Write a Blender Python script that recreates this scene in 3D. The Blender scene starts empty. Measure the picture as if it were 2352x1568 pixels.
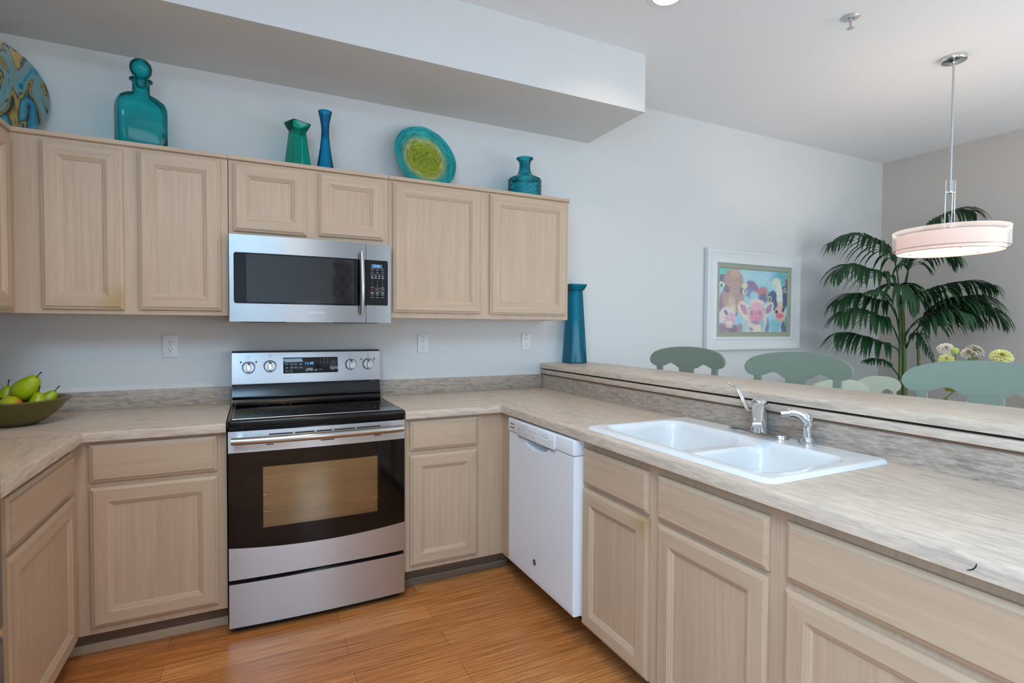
import bpy, bmesh, math, random
from mathutils import Vector, Matrix

scene = bpy.context.scene
COL = scene.collection
random.seed(7)
PI = math.pi


def lin(r, g, b):
    f = lambda c: (c / 255 / 12.92) if c <= 10.3 else ((c / 255 + .055) / 1.055) ** 2.4
    return (f(r), f(g), f(b), 1)


# ------------------------------------------------------------------ camera, world, lights, exposure
cam_d = bpy.data.cameras.new('camera')
cam_d.sensor_width = 36
cam_d.lens = 36 * 1220.2 / 2352
cam_d.clip_start = .02
cam = bpy.data.objects.new('camera', cam_d)
COL.objects.link(cam)
scene.camera = cam
_yaw, _pit, _rol = [math.radians(a) for a in (26.048, -1.533, .33)]
_f = Vector((math.sin(_yaw) * math.cos(_pit), math.cos(_yaw) * math.cos(_pit), math.sin(_pit)))
_r = Vector((math.cos(_yaw), -math.sin(_yaw), 0))
_u = _r.cross(_f)
_r2 = _r * math.cos(_rol) + _u * math.sin(_rol)
_u2 = -_r * math.sin(_rol) + _u * math.cos(_rol)
cam.matrix_world = Matrix(((_r2.x, _u2.x, -_f.x, .0988), (_r2.y, _u2.y, -_f.y, -3.1737), (_r2.z, _u2.z, -_f.z, 1.3245), (0, 0, 0, 1)))

world = bpy.data.worlds.new('daylight_sky')
scene.world = world
world.use_nodes = True
_bg = world.node_tree.nodes['Background']
_bg.inputs[0].default_value = (.62, .78, 1, 1)
_bg.inputs[1].default_value = 1.0


def area(name, loc, rot, sx, sy, power, color):
    l = bpy.data.lights.new(name, 'AREA')
    l.shape = 'RECTANGLE'
    l.size, l.size_y = sx, sy
    l.energy = power
    l.color = color
    o = bpy.data.objects.new(name, l)
    o.location = loc
    o.rotation_euler = rot
    COL.objects.link(o)
    return o


# daylight: an unseen skylight and left window added for their light, windows in the rear wall, the sliding door of the dining area
R90 = math.radians(90)
area('added_overhead_light', (-.40, -3.75, 2.955), (0, 0, 0), 1.2, 1.5, 76, (.44, .73, 1))  # unseen soft light added overhead; no skylight is known there
area('added_left_light', (-1.09, -4.3, 1.5), (math.radians(102), 0, -R90), 1.7, 1.3, 44, (.42, .70, 1))  # unseen window light added to brighten the dishwasher from the left
area('rear_window_daylight', (.78, -5.97, 1.3), (math.radians(105), 0, 0), .6, .75, 10, (.70, .85, 1))
area('dining_window_daylight', (3.9, -5.97, 1.45), (math.radians(138), 0, 0), 2.2, 1.7, 48, (.74, .89, 1))
area('sliding_door_daylight', (5.70, -4.05, 1.1), (math.radians(138), 0, R90), 2.3, 2.0, 54, (.90, .96, 1))


def downlight(name, x, y, power):
    l = bpy.data.lights.new(name, 'AREA')
    l.shape = 'DISK'
    l.size = .07
    l.energy = power
    l.color = (1, .80, .58)
    o = bpy.data.objects.new(name, l)
    o.location = (x, y, 3.012)
    COL.objects.link(o)


# the recessed lights that are on: the one at the top of the photo and two unseen ones added to light the counters and floor
LAMPS = [(1.955, -1.105), (.35, -1.75), (-.25, -2.55)]
for _k, (_x, _y) in enumerate(LAMPS):
    downlight('recessed_lamp', _x, _y, (2.6, 10, 7)[_k])

scene.view_settings.view_transform = 'Standard'
scene.view_settings.look = 'None'
scene.view_settings.exposure = 0.18
scene.view_settings.gamma = 1
scene.view_settings.use_curve_mapping = False
scene.cycles.max_bounces = 10
scene.cycles.transmission_bounces = 10
scene.cycles.transparent_max_bounces = 12
scene.cycles.use_denoising = True
scene.cycles.caustics_reflective = False
scene.cycles.caustics_refractive = False
scene.cycles.sample_clamp_indirect = 6

# ------------------------------------------------------------------ materials
MATS = {}


def new_mat(name):
    m = bpy.data.materials.new(name)
    m.use_nodes = True
    MATS[name] = m
    return m, m.node_tree, m.node_tree.nodes['Principled BSDF']


def mat(name, col, rough=.5, metal=0, spec=.5, trans=0, ior=1.45, coat=0, emit=None, es=0, alpha=1, sss=0, bump=0, bscale=60, var=0, vscale=8):
    m, nt, b = new_mat(name)
    c = lin(*col)
    b.inputs['Base Color'].default_value = c
    b.inputs['Roughness'].default_value = rough
    b.inputs['Metallic'].default_value = metal
    b.inputs['Specular IOR Level'].default_value = spec
    b.inputs['Transmission Weight'].default_value = trans
    b.inputs['IOR'].default_value = ior
    b.inputs['Coat Weight'].default_value = coat
    b.inputs['Alpha'].default_value = alpha
    if emit:
        b.inputs['Emission Color'].default_value = lin(*emit)
        b.inputs['Emission Strength'].default_value = es
    tc = None
    if bump or var:
        tc = nt.nodes.new('ShaderNodeTexCoord')
    if var:
        n = nt.nodes.new('ShaderNodeTexNoise')
        n.inputs['Scale'].default_value = vscale
        n.inputs['Detail'].default_value = 4
        nt.links.new(tc.outputs['Object'], n.inputs['Vector'])
        mx = nt.nodes.new('ShaderNodeMix')
        mx.data_type = 'RGBA'
        mx.inputs['A'].default_value = tuple(min(1, x * (1 + var)) for x in c[:3]) + (1,)
        mx.inputs['B'].default_value = tuple(x * (1 - var) for x in c[:3]) + (1,)
        nt.links.new(n.outputs['Fac'], mx.inputs['Factor'])
        nt.links.new(mx.outputs['Result'], b.inputs['Base Color'])
    if bump:
        n = nt.nodes.new('ShaderNodeTexNoise')
        n.inputs['Scale'].default_value = bscale
        n.inputs['Detail'].default_value = 3
        nt.links.new(tc.outputs['Object'], n.inputs['Vector'])
        bp = nt.nodes.new('ShaderNodeBump')
        bp.inputs['Strength'].default_value = bump
        bp.inputs['Distance'].default_value = .002
        nt.links.new(n.outputs['Fac'], bp.inputs['Height'])
        nt.links.new(bp.outputs['Normal'], b.inputs['Normal'])
    return m


def streak(name, c1, c2, scale, rough=.45, detail=5, c3=None, scale2=None, bump=.1, spec=.4, lo=.35, hi=.65, rand=True, mix3=.35, stain=None):
    """two tones drawn out along one axis (wood grain, laminate streaks)"""
    m, nt, b = new_mat(name)
    N, L = nt.nodes, nt.links
    tc = N.new('ShaderNodeTexCoord')
    oi = N.new('ShaderNodeObjectInfo')
    add = N.new('ShaderNodeVectorMath')
    add.operation = 'ADD'
    mul = N.new('ShaderNodeMath')
    mul.operation = 'MULTIPLY'
    mul.inputs[1].default_value = 13.7 if rand else 0
    L.new(oi.outputs['Random'], mul.inputs[0])
    L.new(tc.outputs['Object'], add.inputs[0])
    L.new(mul.outputs[0], add.inputs[1])
    mp = N.new('ShaderNodeMapping')
    mp.inputs['Scale'].default_value = scale
    L.new(add.outputs[0], mp.inputs['Vector'])
    n = N.new('ShaderNodeTexNoise')
    n.inputs['Scale'].default_value = 1
    n.inputs['Detail'].default_value = detail
    n.inputs['Roughness'].default_value = .62
    n.inputs['Distortion'].default_value = .25
    L.new(mp.outputs[0], n.inputs['Vector'])
    cr = N.new('ShaderNodeValToRGB')
    cr.color_ramp.elements[0].position = lo
    cr.color_ramp.elements[1].position = hi
    cr.color_ramp.elements[0].color = lin(*c2)
    cr.color_ramp.elements[1].color = lin(*c1)
    L.new(n.outputs['Fac'], cr.inputs['Fac'])
    out = cr.outputs['Color']
    if c3:
        mp2 = N.new('ShaderNodeMapping')
        mp2.inputs['Scale'].default_value = scale2
        L.new(add.outputs[0], mp2.inputs['Vector'])
        n2 = N.new('ShaderNodeTexNoise')
        n2.inputs['Scale'].default_value = 1
        n2.inputs['Detail'].default_value = 3
        n2.inputs['Distortion'].default_value = .6
        L.new(mp2.outputs[0], n2.inputs['Vector'])
        rr = N.new('ShaderNodeMapRange')
        rr.inputs['From Min'].default_value = .48
        rr.inputs['From Max'].default_value = .72
        rr.inputs['To Max'].default_value = mix3
        L.new(n2.outputs['Fac'], rr.inputs['Value'])
        mx = N.new('ShaderNodeMix')
        mx.data_type = 'RGBA'
        mx.inputs['B'].default_value = lin(*c3)
        L.new(rr.outputs['Result'], mx.inputs['Factor'])
        L.new(out, mx.inputs['A'])
        out = mx.outputs['Result']
    if stain:
        (sx, sy, sz), rad, col = stain
        ds = N.new('ShaderNodeVectorMath')
        ds.operation = 'DISTANCE'
        ds.inputs[1].default_value = (sx, sy, sz)
        L.new(tc.outputs['Object'], ds.inputs[0])
        sn = N.new('ShaderNodeTexNoise')
        sn.inputs['Scale'].default_value = 22
        L.new(tc.outputs['Object'], sn.inputs['Vector'])
        ad = N.new('ShaderNodeMath')
        ad.operation = 'MULTIPLY_ADD'
        ad.inputs[1].default_value = rad * .9
        L.new(sn.outputs['Fac'], ad.inputs[0])
        L.new(ds.outputs['Value'], ad.inputs[2])
        r2 = N.new('ShaderNodeMapRange')
        r2.inputs['From Min'].default_value = rad * .6
        r2.inputs['From Max'].default_value = rad * 1.5
        r2.inputs['To Min'].default_value = .6
        r2.inputs['To Max'].default_value = 0
        L.new(ad.outputs[0], r2.inputs['Value'])
        m4 = N.new('ShaderNodeMix')
        m4.data_type = 'RGBA'
        m4.inputs['B'].default_value = lin(*col)
        L.new(r2.outputs['Result'], m4.inputs['Factor'])
        L.new(out, m4.inputs['A'])
        out = m4.outputs['Result']
    L.new(out, b.inputs['Base Color'])
    b.inputs['Roughness'].default_value = rough
    b.inputs['Specular IOR Level'].default_value = spec
    if bump:
        bp = N.new('ShaderNodeBump')
        bp.inputs['Strength'].default_value = bump
        bp.inputs['Distance'].default_value = .001
        L.new(n.outputs['Fac'], bp.inputs['Height'])
        L.new(bp.outputs['Normal'], b.inputs['Normal'])
    return m


WALL = mat('wall_paint', (222, 221, 219), .85, spec=.2, bump=.25, bscale=180)
WALLR = mat('greige_wall_paint', (214, 203, 193), .85, spec=.2, bump=.25, bscale=180)
CEIL = mat('ceiling_paint', (240, 240, 240), .9, spec=.15, bump=.2, bscale=120)
OAK = dict(c1=(203, 178, 152), c2=(192, 165, 140), c3=(172, 145, 120), mix3=.28)
WOODV = streak('pickled_oak_upright', scale=(70, 70, 2.2), scale2=(9, 9, .8), **OAK)
WOODX = streak('pickled_oak_along_x', scale=(2.2, 70, 70), scale2=(.8, 9, 14), **OAK)
WOODY = streak('pickled_oak_along_y', scale=(70, 2.2, 70), scale2=(9, .8, 14), **OAK)
LAM = dict(c1=(218, 200, 182), c2=(188, 170, 154), c3=(158, 146, 138), rough=.38, bump=.04, lo=.3, hi=.62, rand=False, detail=6, mix3=.5)
LAMX = streak('laminate_along_x', scale=(20, 170, 170), scale2=(8, 60, 60), **LAM)
LAMY = streak('laminate_along_y', scale=(170, 20, 170), scale2=(60, 8, 60), **LAM)
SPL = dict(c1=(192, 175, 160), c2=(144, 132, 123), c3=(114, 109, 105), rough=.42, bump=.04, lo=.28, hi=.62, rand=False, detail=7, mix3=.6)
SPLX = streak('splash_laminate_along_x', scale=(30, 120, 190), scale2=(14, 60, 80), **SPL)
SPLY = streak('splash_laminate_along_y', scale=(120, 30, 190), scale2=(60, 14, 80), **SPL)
BROWN = mat('brown_substrate', (112, 84, 66), .7, var=.2)
DARK = mat('dark_crack_kick_shadow', (30, 24, 22), .8)
TOE = streak('shaded_oak_toe_kick', (132, 112, 94), (112, 94, 78), (2, 60, 60), rough=.6)  # cabinet oak darkened to paint in the shade of the toe recess
STEEL = None
BLACK = mat('black_enamel', (12, 13, 14), .18, spec=.5)
BLACKM = mat('black_plastic', (18, 18, 19), .45)
BGLASS = mat('black_glass', (8, 9, 10), .05, spec=.45)
CHROME = mat('chrome', (225, 228, 232), .06, metal=1)
SATIN = mat('satin_nickel', (190, 190, 190), .25, metal=1)
WHITE = mat('white_enamel', (226, 227, 228), .12, spec=.5, coat=.2)
APPL = mat('white_appliance', (238, 241, 246), .28)
PLASTIC = mat('white_plastic', (232, 232, 230), .4)
PRINT = mat('white_print', (172, 180, 188), .6)
PRINTD = mat('dark_print', (40, 44, 52), .6)
PRINTG = mat('grey_print', (120, 124, 130), .6)
RED = mat('red_print', (170, 40, 50), .6)
LED = mat('blue_digits', (40, 120, 255), .4, emit=(70, 150, 255), es=2.2)
SLOT = mat('slot_dark', (30, 28, 28), .7)
SAGE_LIT = mat('lit_sage_paint', (190, 198, 180), .45, var=.05, vscale=30)  # the stools' sage lightened to paint in light on the dining chairs
SAGE = mat('sage_paint', (134, 147, 131), .45, var=.05, vscale=30)
LEAF = mat('palm_leaf', (34, 74, 40), .5, var=.35, vscale=9)
STEM = mat('palm_cane', (96, 112, 58), .5, var=.35, vscale=26)
GREEN = mat('flower_green', (88, 120, 52), .5, var=.2)
GLASS = lambda n, c, r=.04: mat(n, c, r, trans=.96, ior=1.33)


def steel(name, axis, col=(182, 184, 187), rough=.33, an=.85, an_rot=.25):
    m, nt, b = new_mat(name)
    N, L = nt.nodes, nt.links
    b.inputs['Base Color'].default_value = lin(*col)
    b.inputs['Metallic'].default_value = 1
    tc = N.new('ShaderNodeTexCoord')
    mp = N.new('ShaderNodeMapping')
    sc = [700, 700, 700]
    sc[axis] = 4
    mp.inputs['Scale'].default_value = sc
    L.new(tc.outputs['Object'], mp.inputs['Vector'])
    n = N.new('ShaderNodeTexNoise')
    n.inputs['Scale'].default_value = 1
    n.inputs['Detail'].default_value = 2
    L.new(mp.outputs[0], n.inputs['Vector'])
    rr = N.new('ShaderNodeMapRange')
    rr.inputs['To Min'].default_value = rough - .03
    rr.inputs['To Max'].default_value = rough + .04
    L.new(n.outputs['Fac'], rr.inputs['Value'])
    L.new(rr.outputs['Result'], b.inputs['Roughness'])
    b.inputs['Anisotropic'].default_value = an
    tg = N.new('ShaderNodeTangent')
    tg.direction_type = 'RADIAL'
    tg.axis = 'Z'
    L.new(tg.outputs[0], b.inputs['Tangent'])
    b.inputs['Anisotropic Rotation'].default_value = an_rot
    return m


STEEL = steel('brushed_steel', 0, (198, 200, 204))
STEELM = steel('darkened_steel_microwave', 0, (166, 170, 174))  # same steel as the stove, darkened to offset its bright reflection
STEELV = steel('brushed_steel_upright', 2, (150, 153, 156), .3)


def floor_mat():
    m, nt, b = new_mat('bamboo_planks')
    N, L = nt.nodes, nt.links
    tc = N.new('ShaderNodeTexCoord')
    br = N.new('ShaderNodeTexBrick')
    br.offset = .37
    br.inputs['Scale'].default_value = 1
    br.inputs['Mortar Size'].default_value = .0008
    br.inputs['Brick Width'].default_value = 1.05
    br.inputs['Row Height'].default_value = .12
    br.inputs['Color1'].default_value = lin(222, 150, 88)
    br.inputs['Color2'].default_value = lin(198, 126, 68)
    br.inputs['Mortar'].default_value = lin(96, 58, 32)
    mpb = N.new('ShaderNodeMapping')
    mpb.inputs['Location'].default_value = (.22, .03, 0)
    L.new(tc.outputs['Object'], mpb.inputs['Vector'])
    L.new(mpb.outputs[0], br.inputs['Vector'])
    mp = N.new('ShaderNodeMapping')
    mp.inputs['Scale'].default_value = (3.4, 120, 1)
    L.new(tc.outputs['Object'], mp.inputs['Vector'])
    n = N.new('ShaderNodeTexNoise')
    n.inputs['Scale'].default_value = 1
    n.inputs['Detail'].default_value = 7
    n.inputs['Roughness'].default_value = .65
    n.inputs['Distortion'].default_value = .2
    L.new(mp.outputs[0], n.inputs['Vector'])
    cr = N.new('ShaderNodeValToRGB')
    cr.color_ramp.elements[0].position = .3
    cr.color_ramp.elements[0].color = (.42, .36, .32, 1)
    cr.color_ramp.elements[1].position = .68
    cr.color_ramp.elements[1].color = (1.2, 1.2, 1.2, 1)
    L.new(n.outputs['Fac'], cr.inputs['Fac'])
    mx = N.new('ShaderNodeMix')
    mx.data_type = 'RGBA'
    mx.blend_type = 'MULTIPLY'
    mx.inputs['Factor'].default_value = 1
    L.new(br.outputs['Color'], mx.inputs['A'])
    L.new(cr.outputs['Color'], mx.inputs['B'])
    L.new(mx.outputs['Result'], b.inputs['Base Color'])
    b.inputs['Roughness'].default_value = .3
    b.inputs['Specular IOR Level'].default_value = .4
    bp = N.new('ShaderNodeBump')
    bp.inputs['Strength'].default_value = .08
    bp.inputs['Distance'].default_value = .001
    L.new(n.outputs['Fac'], bp.inputs['Height'])
    L.new(bp.outputs['Normal'], b.inputs['Normal'])
    return m


FLOOR = floor_mat()

# ------------------------------------------------------------------ mesh helpers
WL = {}


def B():
    return bmesh.new()


def obj(name, bm, m, parent=None, loc=None, ang=38):
    bmesh.ops.remove_doubles(bm, verts=bm.verts, dist=1e-6)
    bmesh.ops.recalc_face_normals(bm, faces=bm.faces)
    me = bpy.data.meshes.new(name)
    bm.to_mesh(me)
    bm.free()
    for x in (m if isinstance(m, (list, tuple)) else [m]):
        me.materials.append(x)
    if parent is not None:
        base = WL[parent.name]
    else:
        base = Vector(loc) if loc else Vector((0, 0, 0))
    me.transform(Matrix.Translation(-base))
    for p in me.polygons:
        p.use_smooth = True
    me.set_sharp_from_angle(angle=math.radians(ang))
    o = bpy.data.objects.new(name, me)
    COL.objects.link(o)
    if parent is not None:
        o.parent = parent
    else:
        o.location = base
    WL[o.name] = base
    return o


def tag(o, label, cat, group=None, kind=None):
    if label:
        o['label'] = label
    if cat:
        o['category'] = cat
    if group:
        o['group'] = group
    if kind:
        o['kind'] = kind
    return o


def thing(name, label, cat, loc=(0, 0, 0), group=None):
    o = bpy.data.objects.new(name, None)
    o.empty_display_size = .05
    COL.objects.link(o)
    o.location = loc
    WL[o.name] = Vector(loc)
    return tag(o, label, cat, group)


def struct(name, bm, m, loc=None, label=None, cat=None, parent=None):
    o = obj(name, bm, m, parent, loc)
    if parent is None:
        tag(o, label or None, cat or None, None, 'structure')
    return o


def dup(root, loc, rz, label, group=None):
    r = root.copy()
    COL.objects.link(r)
    r.location = loc
    r.rotation_euler = (0, 0, rz)
    r['label'] = label
    if group:
        r['group'] = group
    for ch in list(root.children):
        c = ch.copy()
        COL.objects.link(c)
        c.parent = r
        for g in list(ch.children):
            d = g.copy()
            COL.objects.link(d)
            d.parent = c
    return r


def box(bm, x0, x1, y0, y1, z0, z1, bev=0, seg=2, mi=0):
    x0, x1, y0, y1, z0, z1 = min(x0, x1), max(x0, x1), min(y0, y1), max(y0, y1), min(z0, z1), max(z0, z1)
    v = [bm.verts.new((x, y, z)) for x in (x0, x1) for y in (y0, y1) for z in (z0, z1)]
    fs = [bm.faces.new([v[i] for i in q]) for q in ((0, 1, 3, 2), (4, 6, 7, 5), (0, 4, 5, 1), (2, 3, 7, 6), (0, 2, 6, 4), (1, 5, 7, 3))]
    for f in fs:
        f.material_index = mi
    if bev:
        es = list({e for f in fs for e in f.edges})
        bmesh.ops.bevel(bm, geom=es, offset=bev, segments=seg, affect='EDGES', profile=.5, clamp_overlap=True)
    return fs


def loft(bm, rings, cap0=True, cap1=True, closed=True, mi=0):
    vr = [[bm.verts.new(p) for p in r] for r in rings]
    n = len(vr[0])
    for a, b in zip(vr, vr[1:]):
        for i in range(n if closed else n - 1):
            j = (i + 1) % n
            try:
                bm.faces.new((a[i], a[j], b[j], b[i])).material_index = mi
            except ValueError:
                pass
    if cap0:
        bm.faces.new(vr[0][::-1]).material_index = mi
    if cap1:
        bm.faces.new(vr[-1]).material_index = mi
    return vr


def basis(d):
    d = Vector(d).normalized()
    a = Vector((0, 0, 1)) if abs(d.z) < .9 else Vector((1, 0, 0))
    x = a.cross(d).normalized()
    return x, d.cross(x), d


def lathe(bm, prof, c=(0, 0, 0), axis=(0, 0, 1), n=32, sx=1, sy=1, cap0=True, cap1=True, mi=0):
    c = Vector(c)
    x, y, d = basis(axis) if tuple(axis) != (0, 0, 1) else (Vector((1, 0, 0)), Vector((0, 1, 0)), Vector((0, 0, 1)))
    rings = []
    for r, z in prof:
        r = max(r, 1e-5)
        rings.append([c + d * z + x * (r * sx * math.cos(2 * PI * k / n)) + y * (r * sy * math.sin(2 * PI * k / n)) for k in range(n)])
    return loft(bm, rings, cap0, cap1, True, mi)


def cyl(bm, p0, p1, r0, r1=None, n=16, mi=0):
    p0, p1 = Vector(p0), Vector(p1)
    r1 = r0 if r1 is None else r1
    x, y, d = basis(p1 - p0)
    rings = [[p + x * (r * math.cos(2 * PI * k / n)) + y * (r * math.sin(2 * PI * k / n)) for k in range(n)] for p, r in ((p0, r0), (p1, r1))]
    loft(bm, rings, mi=mi)


def tube(bm, pts, r, n=10, mi=0, flat=None):
    """swept round (or flattened: flat=(a,b)) tube; r may be a list"""
    pts = [Vector(p) for p in pts]
    rs = r if isinstance(r, (list, tuple)) else [r] * len(pts)
    rings = []
    up = None
    for i, p in enumerate(pts):
        t = (pts[min(i + 1, len(pts) - 1)] - pts[max(i - 1, 0)]).normalized()
        if up is None:
            x, y, _ = basis(t)
        else:
            x = (up - t * up.dot(t)).normalized()
            y = t.cross(x)
        up = x
        a, b = flat if flat else (1, 1)
        rings.append([p + x * (rs[i] * a * math.cos(2 * PI * k / n)) + y * (rs[i] * b * math.sin(2 * PI * k / n)) for k in range(n)])
    loft(bm, rings, mi=mi)


def bez(p, n=12):
    """smooth curve through control points (Catmull-Rom)"""
    P = [Vector(q) for q in p]
    P = [P[0] * 2 - P[1]] + P + [P[-1] * 2 - P[-2]]
    out = []
    for i in range(1, len(P) - 2):
        for k in range(n):
            t = k / n
            a, b, c, d = P[i - 1:i + 3]
            out.append(.5 * ((2 * b) + (c - a) * t + (2 * a - 5 * b + 4 * c - d) * t * t + (3 * b - a - 3 * c + d) * t ** 3))
    out.append(P[-2])
    return out


def prism(bm, poly, fn, n0, n1, mi=0):
    """2D outline (u,v) pulled from n0 to n1 through fn(u,v,n)"""
    loft(bm, [[fn(u, v, n0) for u, v in poly], [fn(u, v, n1) for u, v in poly]], mi=mi)


def cells(bm, xs, ys, occ, z0, z1):
    """slab made of the occupied cells of a grid, outer faces only; returns nothing"""
    nx, ny = len(xs) - 1, len(ys) - 1
    O = lambda i, j: 0 <= i < nx and 0 <= j < ny and occ(i, j)
    vt = {}

    def V(i, j, z):
        k = (i, j, z)
        if k not in vt:
            vt[k] = bm.verts.new((xs[i], ys[j], z))
        return vt[k]
    for i in range(nx):
        for j in range(ny):
            if not O(i, j):
                continue
            bm.faces.new((V(i, j, z1), V(i + 1, j, z1), V(i + 1, j + 1, z1), V(i, j + 1, z1)))
            bm.faces.new((V(i, j, z0), V(i, j + 1, z0), V(i + 1, j + 1, z0), V(i + 1, j, z0)))
            for di, dj, a, b in ((-1, 0, (i, j), (i, j + 1)), (1, 0, (i + 1, j), (i + 1, j + 1)), (0, -1, (i, j), (i + 1, j)), (0, 1, (i, j + 1), (i + 1, j + 1))):
                if not O(i + di, j + dj):
                    bm.faces.new((V(*a, z0), V(*b, z0), V(*b, z1), V(*a, z1)))
    bmesh.ops.recalc_face_normals(bm, faces=bm.faces)
    bmesh.ops.dissolve_limit(bm, angle_limit=.01, verts=bm.verts, edges=bm.edges)


def bevel_where(bm, test, off, seg=3):
    es = [e for e in bm.edges if test(e)]
    if es:
        bmesh.ops.bevel(bm, geom=es, offset=off, segments=seg, affect='EDGES', profile=.5)


def rect_rings(bm, F, u0, u1, v0, v1, prof, cap=True):
    """nested rectangles (inset, n); horizontal members take material slot 1"""
    rings = []
    for ins, n in prof:
        rings.append([bm.verts.new(F(u, v, n)) for u, v in ((u0 + ins, v0 + ins), (u1 - ins, v0 + ins), (u1 - ins, v1 - ins), (u0 + ins, v1 - ins))])
    for a, b in zip(rings, rings[1:]):
        for i in range(4):
            j = (i + 1) % 4
            f = bm.faces.new((a[i], a[j], b[j], b[i]))
            f.material_index = 1 if i in (0, 2) else 0
    bm.faces.new(rings[0][::-1])
    if cap:
        bm.faces.new(rings[-1])


def text(bm, s, size, F, mi=0, ext=.0003, ax='CENTER'):
    cu = bpy.data.curves.new('lettering', 'FONT')
    cu.body = s
    cu.size = size
    cu.align_x = ax
    cu.align_y = 'CENTER'
    cu.resolution_u = 3
    o = bpy.data.objects.new('lettering', cu)
    COL.objects.link(o)
    dg = bpy.context.evaluated_depsgraph_get()
    me = bpy.data.meshes.new_from_object(o.evaluated_get(dg))
    b2 = bmesh.new()
    b2.from_mesh(me)
    vm = {}
    for v in b2.verts:
        vm[v.index] = (bm.verts.new(F(v.co.x, v.co.y, ext)))
    for f in b2.faces:
        try:
            bm.faces.new([vm[v.index] for v in f.verts]).material_index = mi
        except ValueError:
            pass
    b2.free()
    bpy.data.objects.remove(o)
    bpy.data.curves.remove(cu)
    bpy.data.meshes.remove(me)


def disc(bm, F, cu, cv, r, n=.0003, k=14, mi=0):
    bm.faces.new([bm.verts.new(F(cu + r * math.cos(2 * PI * i / k), cv + r * math.sin(2 * PI * i / k), n)) for i in range(k)]).material_index = mi


def quad(bm, F, u0, u1, v0, v1, n=.0003, mi=0):
    bm.faces.new([bm.verts.new(F(u, v, n)) for u, v in ((u0, v0), (u1, v0), (u1, v1), (u0, v1))]).material_index = mi


def fback(y):                                    # a face looking at -y (towards the camera)
    return lambda u, v, n: Vector((u, y - n, v))


def fpen(x):                                     # a face looking at -x (the peninsula); u is y
    return lambda u, v, n: Vector((x - n, u, v))


def fleft(x):                                    # a face looking at +x (the left leg); u is y
    return lambda u, v, n: Vector((x + n, u, v))

# ------------------------------------------------------------------ the room
XL, XR, YR, ZC = -1.12, 5.747, -6.0, 2.969
bm = B()
cells(bm, [XL - .1, 1.945], [YR - .1, .1], lambda i, j: True, -.1, 0)
struct('floor', bm, FLOOR, label='floor of warm brown bamboo planks', cat='floor')
bm = B()
cells(bm, [1.9455, XR + .1], [YR - .1, .1], lambda i, j: True, -.1, 0)
struct('floor', bm, mat('pale_bounce_floor', (206, 200, 190), .5, var=.05, vscale=4), label='unseen floor of the dining area, made pale to bounce light', cat='floor')  # unseen floor made pale to bounce neutral light onto the ceiling

LX, LY = LAMPS[0]                              # the recessed light in view
h = .12
KX0, KX1, KY0, KY1 = -1.02, .22, -4.52, -2.98        # opening for the added skylight
HOLES = [(KX0, KX1, KY0, KY1)] + [(x - h, x + h, y - h, y + h) for x, y in LAMPS]
cx_ = sorted({XL - .1, XR + .1} | {q for h_ in HOLES for q in h_[:2]})
cy_ = sorted({YR - .1, .1} | {q for h_ in HOLES for q in h_[2:]})
bm = B()
cells(bm, cx_, cy_, lambda i, j: not any(a - 1e-6 <= cx_[i] and cx_[i + 1] <= c + 1e-6 and d - 1e-6 <= cy_[j] and cy_[j + 1] <= e + 1e-6 for a, c, d, e in HOLES), ZC, ZC + .1)
for lx, ly in LAMPS:
    for z in (ZC, ZC + .1):
        sq, ci = [], []
        for k in range(32):
            a = 2 * PI * k / 32 + PI / 4
            c, s = math.cos(a), math.sin(a)
            m_ = max(abs(c), abs(s))
            sq.append((lx + h * c / m_, ly + h * s / m_, z))
            ci.append((lx + .078 * c, ly + .078 * s, z))
        loft(bm, [sq, ci], False, False)
struct('ceiling', bm, CEIL, label='white painted ceiling', cat='ceiling')

bm = B()
cells(bm, [XL - .1, XR + .1], [0, .1], lambda i, j: True, 0, ZC)
struct('wall_back', bm, WALL, label='white wall behind the stove and dining area', cat='wall')
# right wall with the sliding door opening, rear wall with two windows (all outside the view)


def wall_with_holes(name, along, holes, pos, thick, a0, a1, label, m=WALL):
    xs = sorted({a0, a1} | {h_[0] for h_ in holes} | {h_[1] for h_ in holes})
    zs = sorted({0, ZC} | {h_[2] for h_ in holes} | {h_[3] for h_ in holes})
    occ = lambda i, j: not any(h_[0] - 1e-6 <= xs[i] and xs[i + 1] <= h_[1] + 1e-6 and h_[2] - 1e-6 <= zs[j] and zs[j + 1] <= h_[3] + 1e-6 for h_ in holes)
    b = B()
    cells(b, xs, zs, occ, 0, thick)
    for v in b.verts:
        a, z, t = v.co
        v.co = (a, pos - t, z) if along == 'x' else (pos + (t if along == 'y' else -t), a, z)
    return struct(name, b, m, label=label, cat='wall')


wall_with_holes('wall_right', 'y', [(-5.2, -2.9, 0, 2.1)], XR, .1, YR - .1, 0, 'greige end wall of the dining area', WALLR)
wall_with_holes('wall_left', 'yl', [(-5.2, -3.4, .85, 2.2)], XL, .1, YR - .1, 0, 'white kitchen wall on the left')
wall_with_holes('wall_rear', 'x', [(.45, 1.11, .9, 1.72), (2.8, 5.0, .6, 2.3)], YR, .1, XL - .1, XR + .1, 'white wall behind the camera')


def frame_ring(b, F, u0, u1, v0, v1, w, n0, n1):
    for a in ((u0, u1, v0, v0 + w), (u0, u1, v1 - w, v1), (u0, u0 + w, v0 + w, v1 - w), (u1 - w, u1, v0 + w, v1 - w)):
        p = [F(a[i], a[j], n) for n in (n0, n1) for i, j in ((0, 2), (1, 2), (1, 3), (0, 3))]
        loft(b, [p[:4], p[4:]])


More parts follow.
